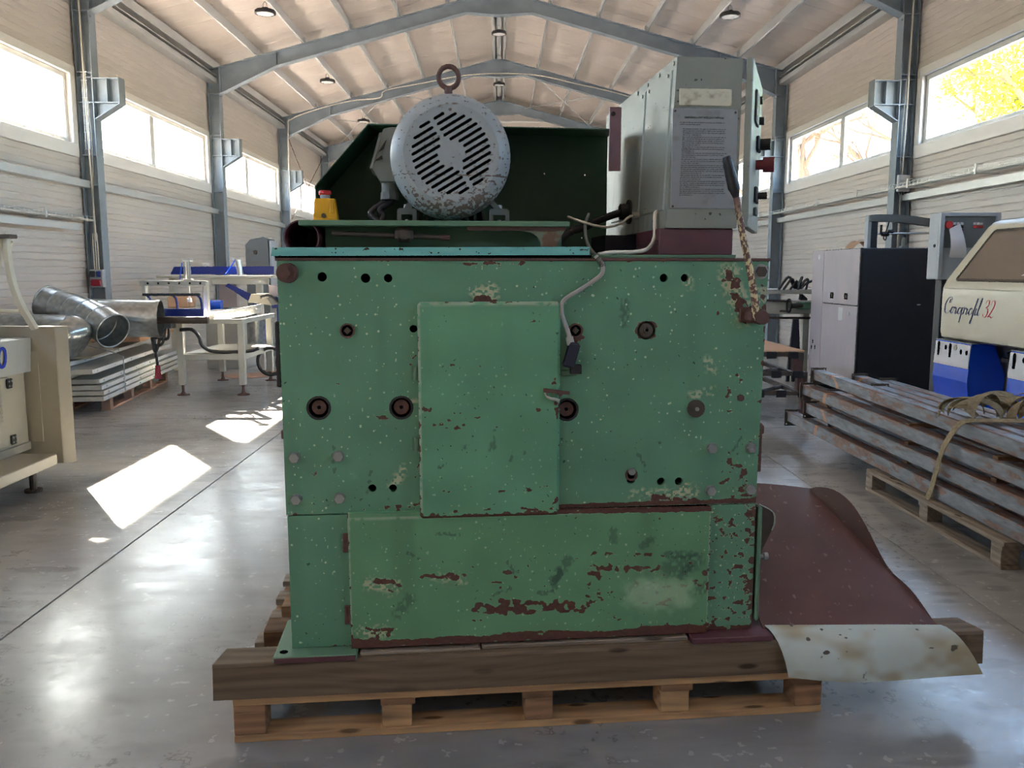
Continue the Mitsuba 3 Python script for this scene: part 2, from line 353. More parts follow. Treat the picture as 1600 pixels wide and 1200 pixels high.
def cyl(p0, p1, r, n=20, r1=None):
    p0, p1 = np.array(p0, float), np.array(p1, float)
    d = p1 - p0
    L = np.linalg.norm(d); d = d / L
    a = np.cross(d, [0, 0, 1.0] if abs(d[2]) < .9 else [1.0, 0, 0]); a /= np.linalg.norm(a)
    b = np.cross(d, a)
    t = np.arange(n) * 2 * np.pi / n
    ring = np.cos(t)[:, None] * a + np.sin(t)[:, None] * b
    r1 = r if r1 is None else r1
    v = np.vstack([p0 + ring * r, p1 + ring * r1, [p0], [p1]])
    i = np.arange(n); j = (i + 1) % n
    f = np.vstack([np.c_[i, j, j + n], np.c_[i, j + n, i + n], np.c_[j, i, i * 0 + 2 * n], np.c_[i + n, j + n, i * 0 + 2 * n + 1]])
    m = trimesh.Trimesh(v, f, process=False)
    if m.volume < 0:
        m.invert()
    return m


def pipe(p0, p1, ro, ri, n=40):
    """open hollow cylinder"""
    p0, p1 = np.array(p0, float), np.array(p1, float)
    d = (p1 - p0) / np.linalg.norm(p1 - p0)
    a = np.cross(d, [0, 0, 1.0] if abs(d[2]) < .9 else [1.0, 0, 0]); a /= np.linalg.norm(a)
    b = np.cross(d, a)
    t = np.arange(n) * 2 * np.pi / n
    ring = np.cos(t)[:, None] * a + np.sin(t)[:, None] * b
    v = np.vstack([p0 + ring * ro, p1 + ring * ro, p1 + ring * ri, p0 + ring * ri])
    i = np.arange(n); j = (i + 1) % n
    f = []
    for k in range(4):
        A, B = k * n, ((k + 1) % 4) * n
        f += [np.c_[A + i, A + j, B + j], np.c_[A + i, B + j, B + i]]
    m = trimesh.Trimesh(v, np.vstack(f), process=False)
    if m.volume < 0:
        m.invert()
    return m


def sweep(pts, r, n=8, closed=False):
    """round tube along a polyline (r may vary), capped"""
    p = np.array(pts, float)
    t = np.gradient(p, axis=0)
    if closed:
        t = np.roll(p, -1, 0) - np.roll(p, 1, 0)
    t /= np.linalg.norm(t, axis=1, keepdims=True) + 1e-12
    a0 = np.cross(t[0], [0, 0, 1.0] if abs(t[0][2]) < .9 else [1.0, 0, 0]); a0 /= np.linalg.norm(a0)
    A = [a0]
    for k in range(1, len(p)):
        a = A[-1] - t[k] * (A[-1] @ t[k]); A.append(a / np.linalg.norm(a))
    A = np.array(A); B = np.cross(t, A)
    ang = np.arange(n) * 2 * np.pi / n
    r = np.broadcast_to(r, (len(p),))
    v = (p[:, None] + r[:, None, None] * (np.cos(ang)[None, :, None] * A[:, None] + np.sin(ang)[None, :, None] * B[:, None])).reshape(-1, 3)
    f = []
    K = len(p) if closed else len(p) - 1
    for k in range(K):
        k2 = (k + 1) % len(p)
        for i in range(n):
            j = (i + 1) % n
            f += [(k * n + i, k * n + j, k2 * n + j), (k * n + i, k2 * n + j, k2 * n + i)]
    if not closed:
        v = np.vstack([v, p[:1], p[-1:]])
        e = (len(p) - 1) * n
        for i in range(n):
            j = (i + 1) % n
            f += [(j, i, len(v) - 2), (e + i, e + j, len(v) - 1)]
    m = trimesh.Trimesh(v, np.array(f), process=False)
    if m.volume < 0:
        m.invert()
    return m


def spline(ctrl, n=8):
    """Catmull-Rom through control points"""
    c = np.array(ctrl, float)
    c = np.vstack([2 * c[0] - c[1], c, 2 * c[-1] - c[-2]])
    out = []
    for k in range(1, len(c) - 2):
        for s in np.arange(n) / n:
            out.append(.5 * (2 * c[k] + (c[k + 1] - c[k - 1]) * s + (2 * c[k - 1] - 5 * c[k] + 4 * c[k + 1] - c[k + 2]) * s * s + (3 * c[k] - c[k - 1] - 3 * c[k + 1] + c[k + 2]) * s ** 3))
    out.append(c[-2])
    return np.array(out)


def prism(poly, h, plane='xz', at=0.0):
    """polygon (points or shapely) extruded: plane 'xz' -> along +y from at, 'yz' -> along +x, 'xy' -> along +z"""
    pg = poly if hasattr(poly, 'geom_type') else sg.Polygon(poly)
    ms = [trimesh.creation.extrude_polygon(g, h, engine='earcut') for g in getattr(pg, 'geoms', [pg])]
    m = trimesh.util.concatenate(ms)
    v = np.array(m.vertices)
    if plane == 'xz':
        v = np.c_[v[:, 0], at + h - v[:, 2], v[:, 1]]
    elif plane == 'yz':
        v = np.c_[at + v[:, 2], v[:, 0], v[:, 1]]
    else:
        v = v + [0, 0, at]
    m = trimesh.Trimesh(v, np.array(m.faces), process=False)
    if m.volume < 0:
        m.invert()
    return m


def lathe(profile, n=48, axis='y', at=(0, 0, 0)):
    """profile of (r, h) revolved about the axis"""
    pr_ = np.array(profile, float)
    t = np.arange(n) * 2 * np.pi / n
    v = np.array([(r * math.cos(a), h, r * math.sin(a)) for r, h in pr_ for a in t])
    f = []
    for k in range(len(pr_) - 1):
        for i in range(n):
            j = (i + 1) % n
            f += [(k * n + i, k * n + j, (k + 1) * n + j), (k * n + i, (k + 1) * n + j, (k + 1) * n + i)]
    if axis == 'z':
        v = v[:, [0, 2, 1]]
    if axis == 'x':
        v = v[:, [1, 0, 2]]
    m = trimesh.Trimesh(v + np.array(at), np.array(f), process=True)
    if m.is_watertight and m.volume < 0:
        m.invert()
    return m


def circ(x, y, r, n=24):
    return sg.Point(x, y).buffer(r, quad_segs=n // 4)


def ribbon(path, width_dir, width, th=.003):
    """flat band along a path"""
    p = np.array(path, float)
    wd = np.array(width_dir, float)
    if wd.ndim == 1:
        wd = np.tile(wd, (len(p), 1))
    wd = wd / np.linalg.norm(wd, axis=1, keepdims=True)
    t = np.gradient(p, axis=0); t /= np.linalg.norm(t, axis=1, keepdims=True) + 1e-12
    nn = np.cross(t, wd); nn /= np.linalg.norm(nn, axis=1, keepdims=True) + 1e-12
    a = p - wd * width / 2 - nn * th / 2; b = p + wd * width / 2 - nn * th / 2
    c = p + wd * width / 2 + nn * th / 2; d = p - wd * width / 2 + nn * th / 2
    v = np.stack([a, b, c, d], 1).reshape(-1, 3)
    f = []
    for k in range(len(p) - 1):
        for i in range(4):
            j = (i + 1) % 4
            f += [(4 * k + i, 4 * k + j, 4 * k + 4 + j), (4 * k + i, 4 * k + 4 + j, 4 * k + 4 + i)]
    e = 4 * (len(p) - 1)
    f += [(0, 2, 1), (0, 3, 2), (e, e + 1, e + 2), (e, e + 2, e + 3)]
    m = trimesh.Trimesh(v, np.array(f), process=False)
    if m.volume < 0:
        m.invert()
    return m


def grid_sheet(fn, ns, nt, th=.003):
    """sheet metal: fn(s, t) -> point, given a thickness"""
    S, Tt = np.meshgrid(np.linspace(0, 1, ns), np.linspace(0, 1, nt), indexing='ij')
    P = np.array([[fn(s, t) for s, t in zip(a, b)] for a, b in zip(S, Tt)], float)
    du = np.gradient(P, axis=0); dv = np.gradient(P, axis=1)
    nn = np.cross(du, dv); nn /= np.linalg.norm(nn, axis=2, keepdims=True) + 1e-12
    top, bot = P + nn * th / 2, P - nn * th / 2
    v = np.vstack([top.reshape(-1, 3), bot.reshape(-1, 3)])
    N = ns * nt; f = []
    idx = lambda i, j: i * nt + j
    for i in range(ns - 1):
        for j in range(nt - 1):
            a, b, c, d = idx(i, j), idx(i + 1, j), idx(i + 1, j + 1), idx(i, j + 1)
            f += [(a, b, c), (a, c, d), (N + a, N + c, N + b), (N + a, N + d, N + c)]
    edge = [(idx(i, 0), idx(i + 1, 0)) for i in range(ns - 1)] + [(idx(i + 1, nt - 1), idx(i, nt - 1)) for i in range(ns - 1)] + \
           [(idx(0, j + 1), idx(0, j)) for j in range(nt - 1)] + [(idx(ns - 1, j), idx(ns - 1, j + 1)) for j in range(nt - 1)]
    for a, b in edge:
        f += [(b, a, N + a), (b, N + a, N + b)]
    return trimesh.Trimesh(v, np.array(f), process=False)


# ------------------------------------------------------------------ scene helpers
def numbered(name):
    if name not in used:
        used.add(name); return name
    k = 1
    while f'{name}_{k:03d}' in used:
        k += 1
    used.add(f'{name}_{k:03d}')
    return f'{name}_{k:03d}'


used = set()
XF = [np.eye(4)]           # current placing of what is being built


def _put(key, mesh, mat, smooth):
    if isinstance(mesh, (list, tuple)):
        mesh = cat(mesh)
    if not np.allclose(XF[-1], np.eye(4)):
        mesh = mesh.copy(); mesh.apply_transform(XF[-1])
    scene[key] = ply(mesh, 'm_' + mat, smooth=smooth)


def thing(name, label, category, group=None, kind=None):
    key = numbered(name)
    labels[key] = {'label': label, 'category': category}
    if group: labels[key]['group'] = group
    if kind: labels[key]['kind'] = kind
    return key


def part(parent, name, mesh, mat, smooth=False, label=None, kind=None):
    key = numbered(parent + '__' + name)
    _put(key, mesh, mat, smooth)
    if label or kind:
        labels[key] = {k: v for k, v in (('label', label), ('kind', kind)) if v}
    return key


def solo(name, mesh, mat, label, category, group=None, smooth=False, kind=None):
    key = thing(name, label, category, group, kind)
    _put(key, mesh, mat, smooth)
    return key


def struct(name, mesh=None, mat=None, label=None, smooth=False):
    key = numbered(name)
    labels[key] = {'kind': 'structure'}
    if label: labels[key]['label'] = label
    if mesh is not None: _put(key, mesh, mat, smooth)
    return key


def yaw(deg, x=0, y=0, z=0):
    a = math.radians(deg)
    return np.array([[math.cos(a), -math.sin(a), 0, x], [math.sin(a), math.cos(a), 0, y], [0, 0, 1, z], [0, 0, 0, 1.0]])
# ================================================================== THE HALL
SP = 5.262
FY = [11.761 + SP * k for k in range(-4, 4)]
Y0, Y1 = -9.5, 28.0
WX, CX = 5.58, 5.34
ORD = ['first', 'second', 'third', 'fourth', 'fifth', 'sixth', 'seventh', 'eighth']

# floor: power-floated slabs with saw-cut joints
fl = struct('floor', label='polished grey concrete floor slab with saw-cut joints')
jx, jy = [-5.75, -2.05, 2.19, 5.75], [-9.6, -5, 1.6, 8.69, 15.5, 22, 28.1]
for i in range(3):
    for j in range(6):
        part(fl, 'slab', bx(jx[i] + .003, jx[i + 1] - .003, jy[j] + .003, jy[j + 1] - .003, -.12, 0, .003), 'concrete')
part(fl, 'joint_filler', bx(-5.75, 5.75, -9.6, 28.1, -.2, -.012), 'joint')


def wall_profile(z0, z1, side, groove=.0905, depth=.0065, width=.022):
    """sandwich panel section in (x, z) with micro-ribbed inner face"""
    xi, xo = WX, WX + .1
    pts = [(xo, z0), (xo, z1), (xi + .008, z1), (xi, z1 - .008)]
    n = int((z1 - z0) / groove)
    for k in range(n, 0, -1):
        zc = z0 + (z1 - z0) * k / (n + 1)
        pts += [(xi, zc + width / 2), (xi + depth, zc + width * .2), (xi + depth, zc - width * .2), (xi, zc - width / 2)]
    pts += [(xi, z0 + .008), (xi + .008, z0)]
    return [(side * x, z) for x, z in pts]


ROWS = [(0, 1.03), (1.03, 2.06), (2.06, 2.99), (4.15, 5.36)]
WZ0, WZ1 = 2.99, 4.15
for side, nm in ((-1, 'left'), (1, 'right')):
    w = struct('wall_' + nm, label=f'{nm} side wall of beige ribbed sandwich panels')
    ends = [Y0] + FY[1:] + [Y1 - .05]
    for k in range(len(ends) - 1):
        for z0, z1 in ROWS:
            part(w, 'panel', prism(wall_profile(z0, z1, side), ends[k + 1] - ends[k] - .004, 'xz', ends[k]), 'wall', smooth=False)
    for y in [Y0 + .08] + FY[1:]:
        part(w, 'pier', bx(side * WX, side * (WX + .1), y - .06, y + .10, WZ0 - .01, WZ1 + .01), 'wall')
    part(w, 'panel', prism(wall_profile(WZ0, WZ1, side), FY[1] - Y0, 'xz', Y0), 'wall')
    part(w, 'eave_flashing', bx(side * (WX - .02), side * (WX + .1), Y0, Y1, 5.36, 5.62), 'wall')

# gable walls
for y, nm in ((Y1 - .05, 'back'), (Y0 - .1, 'front')):
    w = struct('wall_' + nm, label='gable wall at the end of the hall' if nm == 'back' else 'gable wall behind the viewer')
    zs = [0, 1.03, 2.06, 3.1, 4.15, 5.2, 6.2]
    for a, b in zip(zs, zs[1:] + [7.2]):
        top = min(b, 7.1)
        pg = sg.Polygon([(-5.7, 0), (5.7, 0), (5.7, 5.5), (0, 7.1), (-5.7, 5.5)]).intersection(sg.box(-6, a + .003, 6, top - .003))
        if not pg.is_empty:
            part(w, 'panel', prism(pg, .1, 'xz', y), 'wall')
    part(w, 'light_leak_backing', prism(sg.Polygon([(-5.7, 0), (5.7, 0), (5.7, 5.5), (0, 7.1), (-5.7, 5.5)]), .02, 'xz', y + .10 if nm == 'back' else y - .02), 'wall')  # backing added to stop daylight leaking through the gaps between panels
    if nm == 'back':
        part(w, 'flashing', bx(-4.2, 4.2, y - .06, y, 6.14, 6.20, .01), 'pvc')

# roof: sandwich panels on purlins
SL = 0.267
ANG = math.atan(SL)
rc = struct('ceiling', label='pitched ceiling of pale roof sandwich panels')
L = 5.72 / math.cos(ANG)
ny = 38
pw = (Y1 - Y0) / ny
sec = [(0.005, .10), (0.005, 0.010), (.014, 0)]
for q in (1 / 3, 2 / 3):
    sec += [(pw * q - .012, 0), (pw * q - .004, .004), (pw * q + .004, .004), (pw * q + .012, 0)]
sec += [(pw - .014, 0), (pw - .005, .010), (pw - .005, .10)]
pan = prism(sec, L, 'yz', 0)
for side in (-1, 1):
    a = ANG
    R = np.array([[math.cos(a) * side, 0, math.sin(a) * side, 0], [0, 1, 0, 0], [-math.sin(a), 0, math.cos(a), 6.98], [0, 0, 0, 1.0]])
    for k in range(ny):
        m = pan.copy()
        M = R.copy(); M[1, 3] = Y0 + k * pw
        m.apply_transform(M)
        if side < 0: m.invert()
        part(rc, 'panel', m, 'roof')


def ztop(x): return 6.78 - SL * abs(x)


# windows
PANE_X = WX + .093
wi = 0
WSPANS = [(FY[k] + .10, FY[k + 1] - .03) for k in range(1, 7)]
for side, nm in ((-1, 'left'), (1, 'right')):
    for k, (a, b) in enumerate(WSPANS):
        wi += 1
        single = side < 0 and k == 2
        if single:
            a = 9.42
            part('wall_left', 'panel', prism(wall_profile(WZ0, WZ1, -1), a - FY[3] - .1, 'xz', FY[3] + .1), 'wall')
        w = struct(f'window_{wi}', label=f'white framed window high in the {nm} wall')
        X = lambda d: side * (WX + d)
        part(w, 'casing', [bx(X(-.03), X(.01), a, b, WZ0, WZ0 + .17, .006), bx(X(-.03), X(.01), a, b, WZ1 - .11, WZ1, .006),
                           bx(X(-.03), X(.01), a, a + .13, WZ0 + .17, WZ1 - .11, .006), bx(X(-.03), X(.01), b - .13, b, WZ0 + .17, WZ1 - .11, .006)], 'trim')
        part(w, 'reveal', [bx(X(0), X(.1), a, b, WZ0, WZ0 + .165), bx(X(0), X(.1), a, b, WZ1 - .105, WZ1),
                           bx(X(0), X(.1), a, a + .125, WZ0 + .165, WZ1 - .105), bx(X(0), X(.1), b - .125, b, WZ0 + .165, WZ1 - .105)], 'wall')
        c, d, z0, z1 = a + .125, b - .125, WZ0 + .165, WZ1 - .105
        fw_ = .065
        fr = part(w, 'frame', [bx(X(.035), X(.10), c, d, z0, z0 + fw_, .006), bx(X(.035), X(.10), c, d, z1 - fw_, z1, .006), bx(X(.035), X(.10), c, c + fw_, z0 + fw_, z1 - fw_, .006), bx(X(.035), X(.10), d - fw_, d, z0 + fw_, z1 - fw_, .006)], 'pvc')
        mid = (c + d) / 2
        if not single: part(w, 'mullion', bx(X(.055), X(.10), mid - .08, mid + .08, z0 + fw_, z1 - fw_, .006), 'pvc')
        for e, f in (((c + fw_, d - fw_),) if single else ((c + fw_, mid - .08), (mid + .08, d - fw_))):
            x = side * PANE_X
            part(w, 'pane', trimesh.Trimesh([(x, e, z0 + fw_), (x, f, z0 + fw_), (x, f, z1 - fw_), (x, e, z1 - fw_)], [(0, 1, 2), (0, 2, 3)], process=False), 'glass')
        part(w, 'handle', [bx(X(.025), X(.045), mid - .03, mid - .01, z0 + .02, z0 + .05), bx(X(.015), X(.027), mid - .03, mid - .01, z0 + .03, z0 + .15, .004)], 'pvc')

# steel frames in view: columns with corbels, rafters with haunches
FWID = .19
for k in range(4, 8):
    y = FY[k]; yc = y + FWID / 2
    for side, nm in ((-1, 'left'), (1, 'right')):
        S = side
        c = thing('steel_column', f'{ORD[k - 4]} galvanized steel column from the front along the {nm} wall', 'column', 'galvanized columns along the side walls')
        part(c, 'inner_flange', bx(S * CX, S * (CX + .012), y, y + FWID, 0, 4.88), 'galv')
        part(c, 'outer_flange', bx(S * (WX - .035), S * (WX - .023), y, y + FWID, 0, 5.30), 'galv')
        part(c, 'web', bx(S * (CX + .012), S * (WX - .035), yc - .005, yc + .005, 0, 5.31), 'galv')
        for z in (2.63, 3.02, 3.70, 4.02, 4.085, 4.86):
            part(c, 'stiffener', [bx(S * (CX + .012), S * (WX - .035), y + .004, yc - .005, z, z + .012), bx(S * (CX + .012), S * (WX - .035), yc + .005, y + FWID - .004, z, z + .012)], 'galv')
        part(c, 'base_plate', bx(S * (CX - .04), S * (WX - .01), y - .04, y + FWID + .04, 0, .02), 'galv')
        if k < 7:
            cb = part(c, 'corbel', [bx(S * 5.0, S * CX, y + .005, y + FWID - .005, 4.008, 4.02), bx(S * 5.0, S * CX, y + .005, y + FWID - .005, 3.70, 3.712),
                                    bx(S * 5.012, S * CX, yc - .005, yc + .005, 3.712, 4.008), bx(S * 5.0, S * 5.012, y, y + FWID, 3.69, 4.03)], 'galv')
            part(cb, 'rib', bx(S * 5.16, S * 5.17, y + .01, yc - .005, 3.712, 4.008), 'galv')
            part(cb, 'gusset', [prism([(S * CX, 3.50), (S * 5.02, 3.70), (S * CX, 3.70)], .01, 'xz', yc - .005),
                                hullm([(S * x, yy, z) for x, z in ((CX, 3.50), (5.01, 3.70), (5.01, 3.688), (CX, 3.485)) for yy in (y + .01, y + FWID - .01)])], 'galv')
        part(c, 'bolt', cyl((S * (CX - .02), y + .04, 4.80), (S * (CX + .02), y + .04, 4.80), .012, 6), 'galv')
    r = thing('roof_rafter', f'{ORD[k - 4]} galvanized gable rafter from the front spanning the ceiling', 'rafter', 'roof rafters')
    for S in (-1, 1):
        bot = [(0, 6.33), (.63, 6.375), (4.25, 5.385), (CX + .005, 4.866)]
        web = [(S * x, z) for x, z in [(0, 6.77)] + [(CX + .22, ztop(CX + .22) - .01)] + [(CX + .22, 4.90), (CX, 4.87)] + bot[::-1][1:]]
        part(r, 'web', prism(web, .01, 'xz', yc - .005), 'galv')
        top = [(0, ztop(0)), (CX + .22, ztop(CX + .22)), (CX + .22, ztop(CX + .22) - .014), (0, ztop(0) - .014)]
        part(r, 'top_flange', prism([(S * x, z) for x, z in top], FWID, 'xz', y), 'galv')
        part(r, 'bottom_flange', prism([(S * x, z) for x, z in bot + [(x, z - .014) for x, z in bot[::-1]]], FWID, 'xz', y), 'galv')
        part(r, 'end_plate', bx(S * CX, S * (CX - .016), y, y + FWID, 4.86, 5.35), 'galv')
        part(r, 'splice_plate', bx(S * 4.24, S * 4.252, y + .01, y + FWID - .01, 5.40, ztop(4.25) - .014), 'galv')
    part(r, 'ridge_plate', bx(-.014, .014, y, y + FWID, 6.33, 6.765), 'galv')
    part(r, 'bolt', [cyl((sx * .03, y + .03, 6.70), (sx * .03, y - .01, 6.70), .014, 8) for sx in (-1, 1)], 'bolt')

# purlins and eave rails (z sections along the hall)
PX = [.13, .99, 1.91, 2.84, 3.73, 4.62]
for S, nm in ((-1, 'left'), (1, 'right')):
    for i, x in enumerate(PX):
        zt = ztop(x); h = .198
        sec = [(S * (x - .035), zt), (S * (x + .0), zt), (S * (x + .002), zt + h - SL * .035), (S * (x + .036), zt + h - SL * .07), (S * (x + .036), zt + h + .003 - SL * .07),
               (S * (x - .002), zt + h - .003 - SL * .03), (S * (x - .003), zt + .005), (S * (x - .035), zt + .005)]
        solo('roof_purlin', [prism(sec, Y1 - FY[2], 'xz', FY[2])] + [bx(S * (x - .05), S * (x + .03), FY[k] + .06, FY[k] + .13, zt, zt + .12) for k in range(4, 8)], 'purlin',
             f'thin galvanized purlin under the ceiling, {["nearest the ridge", "second", "third", "fourth", "fifth", "sixth"][i] + ("" if i == 0 else " from the ridge")} on the {nm} slope', 'purlin', 'roof purlins')
    solo('eave_rail', [bx(S * 5.42, S * 5.56, FY[2], Y1 - .06, 5.32, 5.335), bx(S * 5.41, S * 5.42, FY[2], Y1 - .06, 5.32, 5.47)], 'purlin', f'galvanized eave purlin at the top of the {nm} wall under the ceiling edge', 'purlin')
    for k in range(3, 7):
        solo('eave_beam', [bx(S * 5.40, S * 5.57, FY[k] + .2, FY[k + 1] + .08, 5.06, 5.075), bx(S * 5.40, S * 5.412, FY[k] + .2, FY[k + 1] + .08, 5.06, 5.15), bx(S * 5.40, S * 5.57, FY[k] + .2, FY[k + 1] + .08, 5.20, 5.215)],
             'purlin', f'grey steel eave beam in the {ORD[k - 3]} bay of the {nm} wall', 'beam', 'eave beams')
        gz = 2.60 if S < 0 else 2.44
        if True:
            solo('wall_girt', [bx(S * 5.46, S * 5.575, FY[k] + .2, FY[k + 1] + .07, gz, gz + .012), bx(S * 5.46, S * 5.468, FY[k] + .2, FY[k + 1] + .07, gz, gz + .09), bx(S * 5.46, S * 5.575, FY[k] + .2, FY[k + 1] + .07, gz + .082, gz + .09)],
                 'purlin', f'horizontal steel girt under the window in the {ORD[k - 3]} bay of the {nm} wall', 'girt', 'wall girts')


# bracing rods in the last bay
for S, nm in ((-1, 'left'), (1, 'right')):
    for a, b, q in (((S * 5.45, FY[6] + .2, 5.1), (S * 5.45, FY[7], 2.6), 'falling'), ((S * 5.45, FY[6] + .2, 2.6), (S * 5.45, FY[7], 5.1), 'rising')):
        solo('wall_brace', cyl(a, b, .011, 6), 'rust', f'thin {q} wall bracing rod in the last bay of the {nm} wall', 'rod', 'bracing rods')
    for xa, xb in ((5.0, 2.85), (2.85, .8)):
        for p_, q_ in ((xa, xb), (xb, xa)):
            solo('roof_brace', cyl((S * p_, FY[6] + .2, ztop(p_) - .06), (S * q_, FY[7], ztop(q_) - .06), .011, 6), 'purlin', f'thin {"outer" if max(p_, q_) > 3 else "inner"} roof rod, far {nm} slope, running {"towards the ridge" if q_ < p_ else "towards the eave"}', 'rod', f'roof bracing rods on the {nm} slope')

# high-bay lamps
for x, y, lab in ((-3.73, 14.4, 'black round high-bay lamp hanging at the top left under the near ceiling bay'), (3.73, 14.45, 'black round high-bay lamp hanging at the top right under the near ceiling bay'),
                  (-3.73, 19.4, 'black round high-bay lamp under the left slope between second and third rafters'), (-3.73, 24.4, 'farthest black round high-bay lamp under the left slope'),
                  (0, 19.3, 'round high-bay lamp hanging from the ridge above the motor'), (0, 24.4, 'farthest round high-bay lamp on the ridge')):
    zb = ztop(x) - (.02 if x else .0) + (0 if x else -.03)
    l = thing('highbay_lamp', lab, 'lamp', 'high-bay lamps')
    part(l, 'housing', lathe([(0, .10), (.05, .10), (.06, .07), (.15, .06), (.165, .045), (.165, .005), (.15, 0), (.135, 0), (.135, .01), (0, .012)], 32, 'z', (x, y, zb - .20)), 'black', smooth=40)
    part(l, 'lens', cyl((x, y, zb - .197), (x, y, zb - .189), .133, 28), 'lens')
    part(l, 'bracket', [sweep([(x - .03, y, zb - .1), (x - .03, y, zb - .04), (x, y, zb - .005), (x + .03, y, zb - .04), (x + .03, y, zb - .1)], .006, 6)], 'bolt')
    if x == 0:
        part(l, 'mounting_rail', bx(-.05, .05, y - 2.4, y + 2.6, zb, zb + .05, .005), 'purlin')

# wiring on the structure
def wire(pts, r, lab, mat='cablewhite', n=6):
    return solo('wall_cable', sweep(spline(pts, 6), r, n), mat, lab, 'cable', smooth=True)


for S, nm, yy in ((-1, 'left', FY[4] + .01), (1, 'right', FY[4] + .01)):
    wire([(S * 5.46, yy, 5.1), (S * 5.455, yy, 4.3), (S * 5.445, yy - .01, 3.4), (S * 5.435, yy, 2.7), (S * 5.43, yy, 2.1), (S * 5.42, yy, 1.9 if S < 0 else 1.5)], .011, f'pale cable running down the first {nm} column')
    wire([(S * 5.47, yy, 5.1), (S * 5.44, yy + .01, 4.1), (S * 5.40, yy, 3.2), (S * 5.44, yy - .01, 2.2), (S * 5.43, yy, 1.65 if S < 0 else 1.3)], .008, f'thin grey cable looping down the first {nm} column', 'cablegrey')
cl = thing('cable_ladder', 'narrow wire cable ladder clipped to the first left column', 'cable tray')
part(cl, 'rail', [cyl((-5.475, FY[4], 3.1), (-5.475, FY[4], 4.1), .004, 5), cyl((-5.425, FY[4], 3.1), (-5.425, FY[4], 4.1), .004, 5)], 'wire')
for z in np.arange(3.1, 4.15, .11):
    part(cl, 'rung', cyl((-5.49, FY[4] - .004, z), (-5.41, FY[4] - .004, z), .004, 5), 'wire')
yC = FY[6] - .01
wire([(-5.30, yC, 2.0), (-5.31, yC, 3.4), (-5.30, yC, 5.05), (-5.2, yC, 5.28), (-4.62, yC, 5.50), (-3.73, yC, 5.72), (-3.0, yC, 5.80), (-2.84, yC, 5.98), (-1.9, yC, 6.16), (-1, yC, 6.33), (0, yC, 6.40), (1, yC, 6.35), (1.9, yC, 6.16), (2.84, yC, 5.96), (3.73, yC, 5.72), (4.6, yC, 5.48)], .014, 'long white cable sagging along the third rafter')

# wire cable trays along the walls
for S, nm, ya, yb, xx, zz in ((-1, 'left', 8.2, 11.74, 5.40, 2.16), (1, 'right', 7.5, 21.0, 5.33, 2.60)):
    t = thing('cable_tray', f'galvanized wire cable tray along the {nm} wall', 'cable tray')
    for dx, dz in ((0, .0), (.05, 0), (.1, 0), (.15, 0), (0, .055), (.15, .055)):
        part(t, 'wire', cyl((S * (xx + dx), ya, zz + dz), (S * (xx + dx), yb, zz + dz), .0035, 5), 'wire')
    ribs = [sweep([(S * xx, y, zz + .055), (S * xx, y, zz), (S * (xx + .15), y, zz), (S * (xx + .15), y, zz + .055)], .003, 4) for y in np.arange(ya, yb, .1)]
    part(t, 'cross_wires', ribs, 'wire', kind='stuff')
    for y in np.arange(ya + .6, yb, 1.6):
        part(t, 'bracket', [bx(S * (xx - .03), S * 5.575, y, y + .035, zz - .03, zz - .008), bx(S * (xx - .03), S * (xx - .022), y, y + .035, zz - .03, zz + .09), bx(S * (xx - .03), S * (xx + .05), y, y + .035, zz + .082, zz + .09)], 'wire')
    for q in range(3):
        part(t, 'cable', sweep(spline([(S * (xx + .03 + .035 * q), ya + (yb - ya) * s, zz + .012 + .006 * math.sin(9 * s + q)) for s in np.linspace(0, 1, 9)], 3), .009, 5), 'cablewhite')
solo('conduit_strip', bx(-5.42, -5.40, 8.2, 11.3, 2.02, 2.10), 'purlin', 'flat galvanized strip under the left cable tray', 'trim')
b = thing('junction_box', 'small white junction box on the first right column beside the cable tray', 'junction box')
part(b, 'body', bx(5.36, 5.52, FY[4] - .06, FY[4] + .0, 2.56, 2.78, .008), 'label_white')
part(b, 'gland', [cyl((5.40 + .04 * q, FY[4] - .03, 2.52), (5.40 + .04 * q, FY[4] - .03, 2.56), .012, 8) for q in range(3)], 'black')
# power socket panel on the first left column
b = thing('power_socket', 'wall socket panel with blue and red outlets on the first left column', 'socket')
XL = lambda px: (px - 775) * 11.7 / 1340
part(b, 'body', bx(-5.50, -5.32, FY[4] - .09, FY[4] + .0, 1.28, 1.52, .01), 'lightgrey')
part(b, 'outlet', bx(-5.485, -5.42, FY[4] - .115, FY[4] - .09, 1.42, 1.50, .008), 'navygrey', label='dark socket')
part(b, 'outlet', bx(-5.40, -5.34, FY[4] - .115, FY[4] - .09, 1.42, 1.50, .008), 'blue', label='blue socket')
part(b, 'outlet', bx(-5.48, -5.34, FY[4] - .12, FY[4] - .09, 1.30, 1.39, .02), 'socket_red', label='red socket')
part(b, 'conduit', [cyl((-5.45 + .03 * q, FY[4] - .03, 1.52), (-5.45 + .03 * q, FY[4] - .03, 2.0), .007, 6) for q in range(3)], 'cablewhite')

# ================================================================== OUTSIDE
gp = struct('ground', bx(-60, 60, -60, 90, -.5, -.25), 'grass', label='ground around the hall')


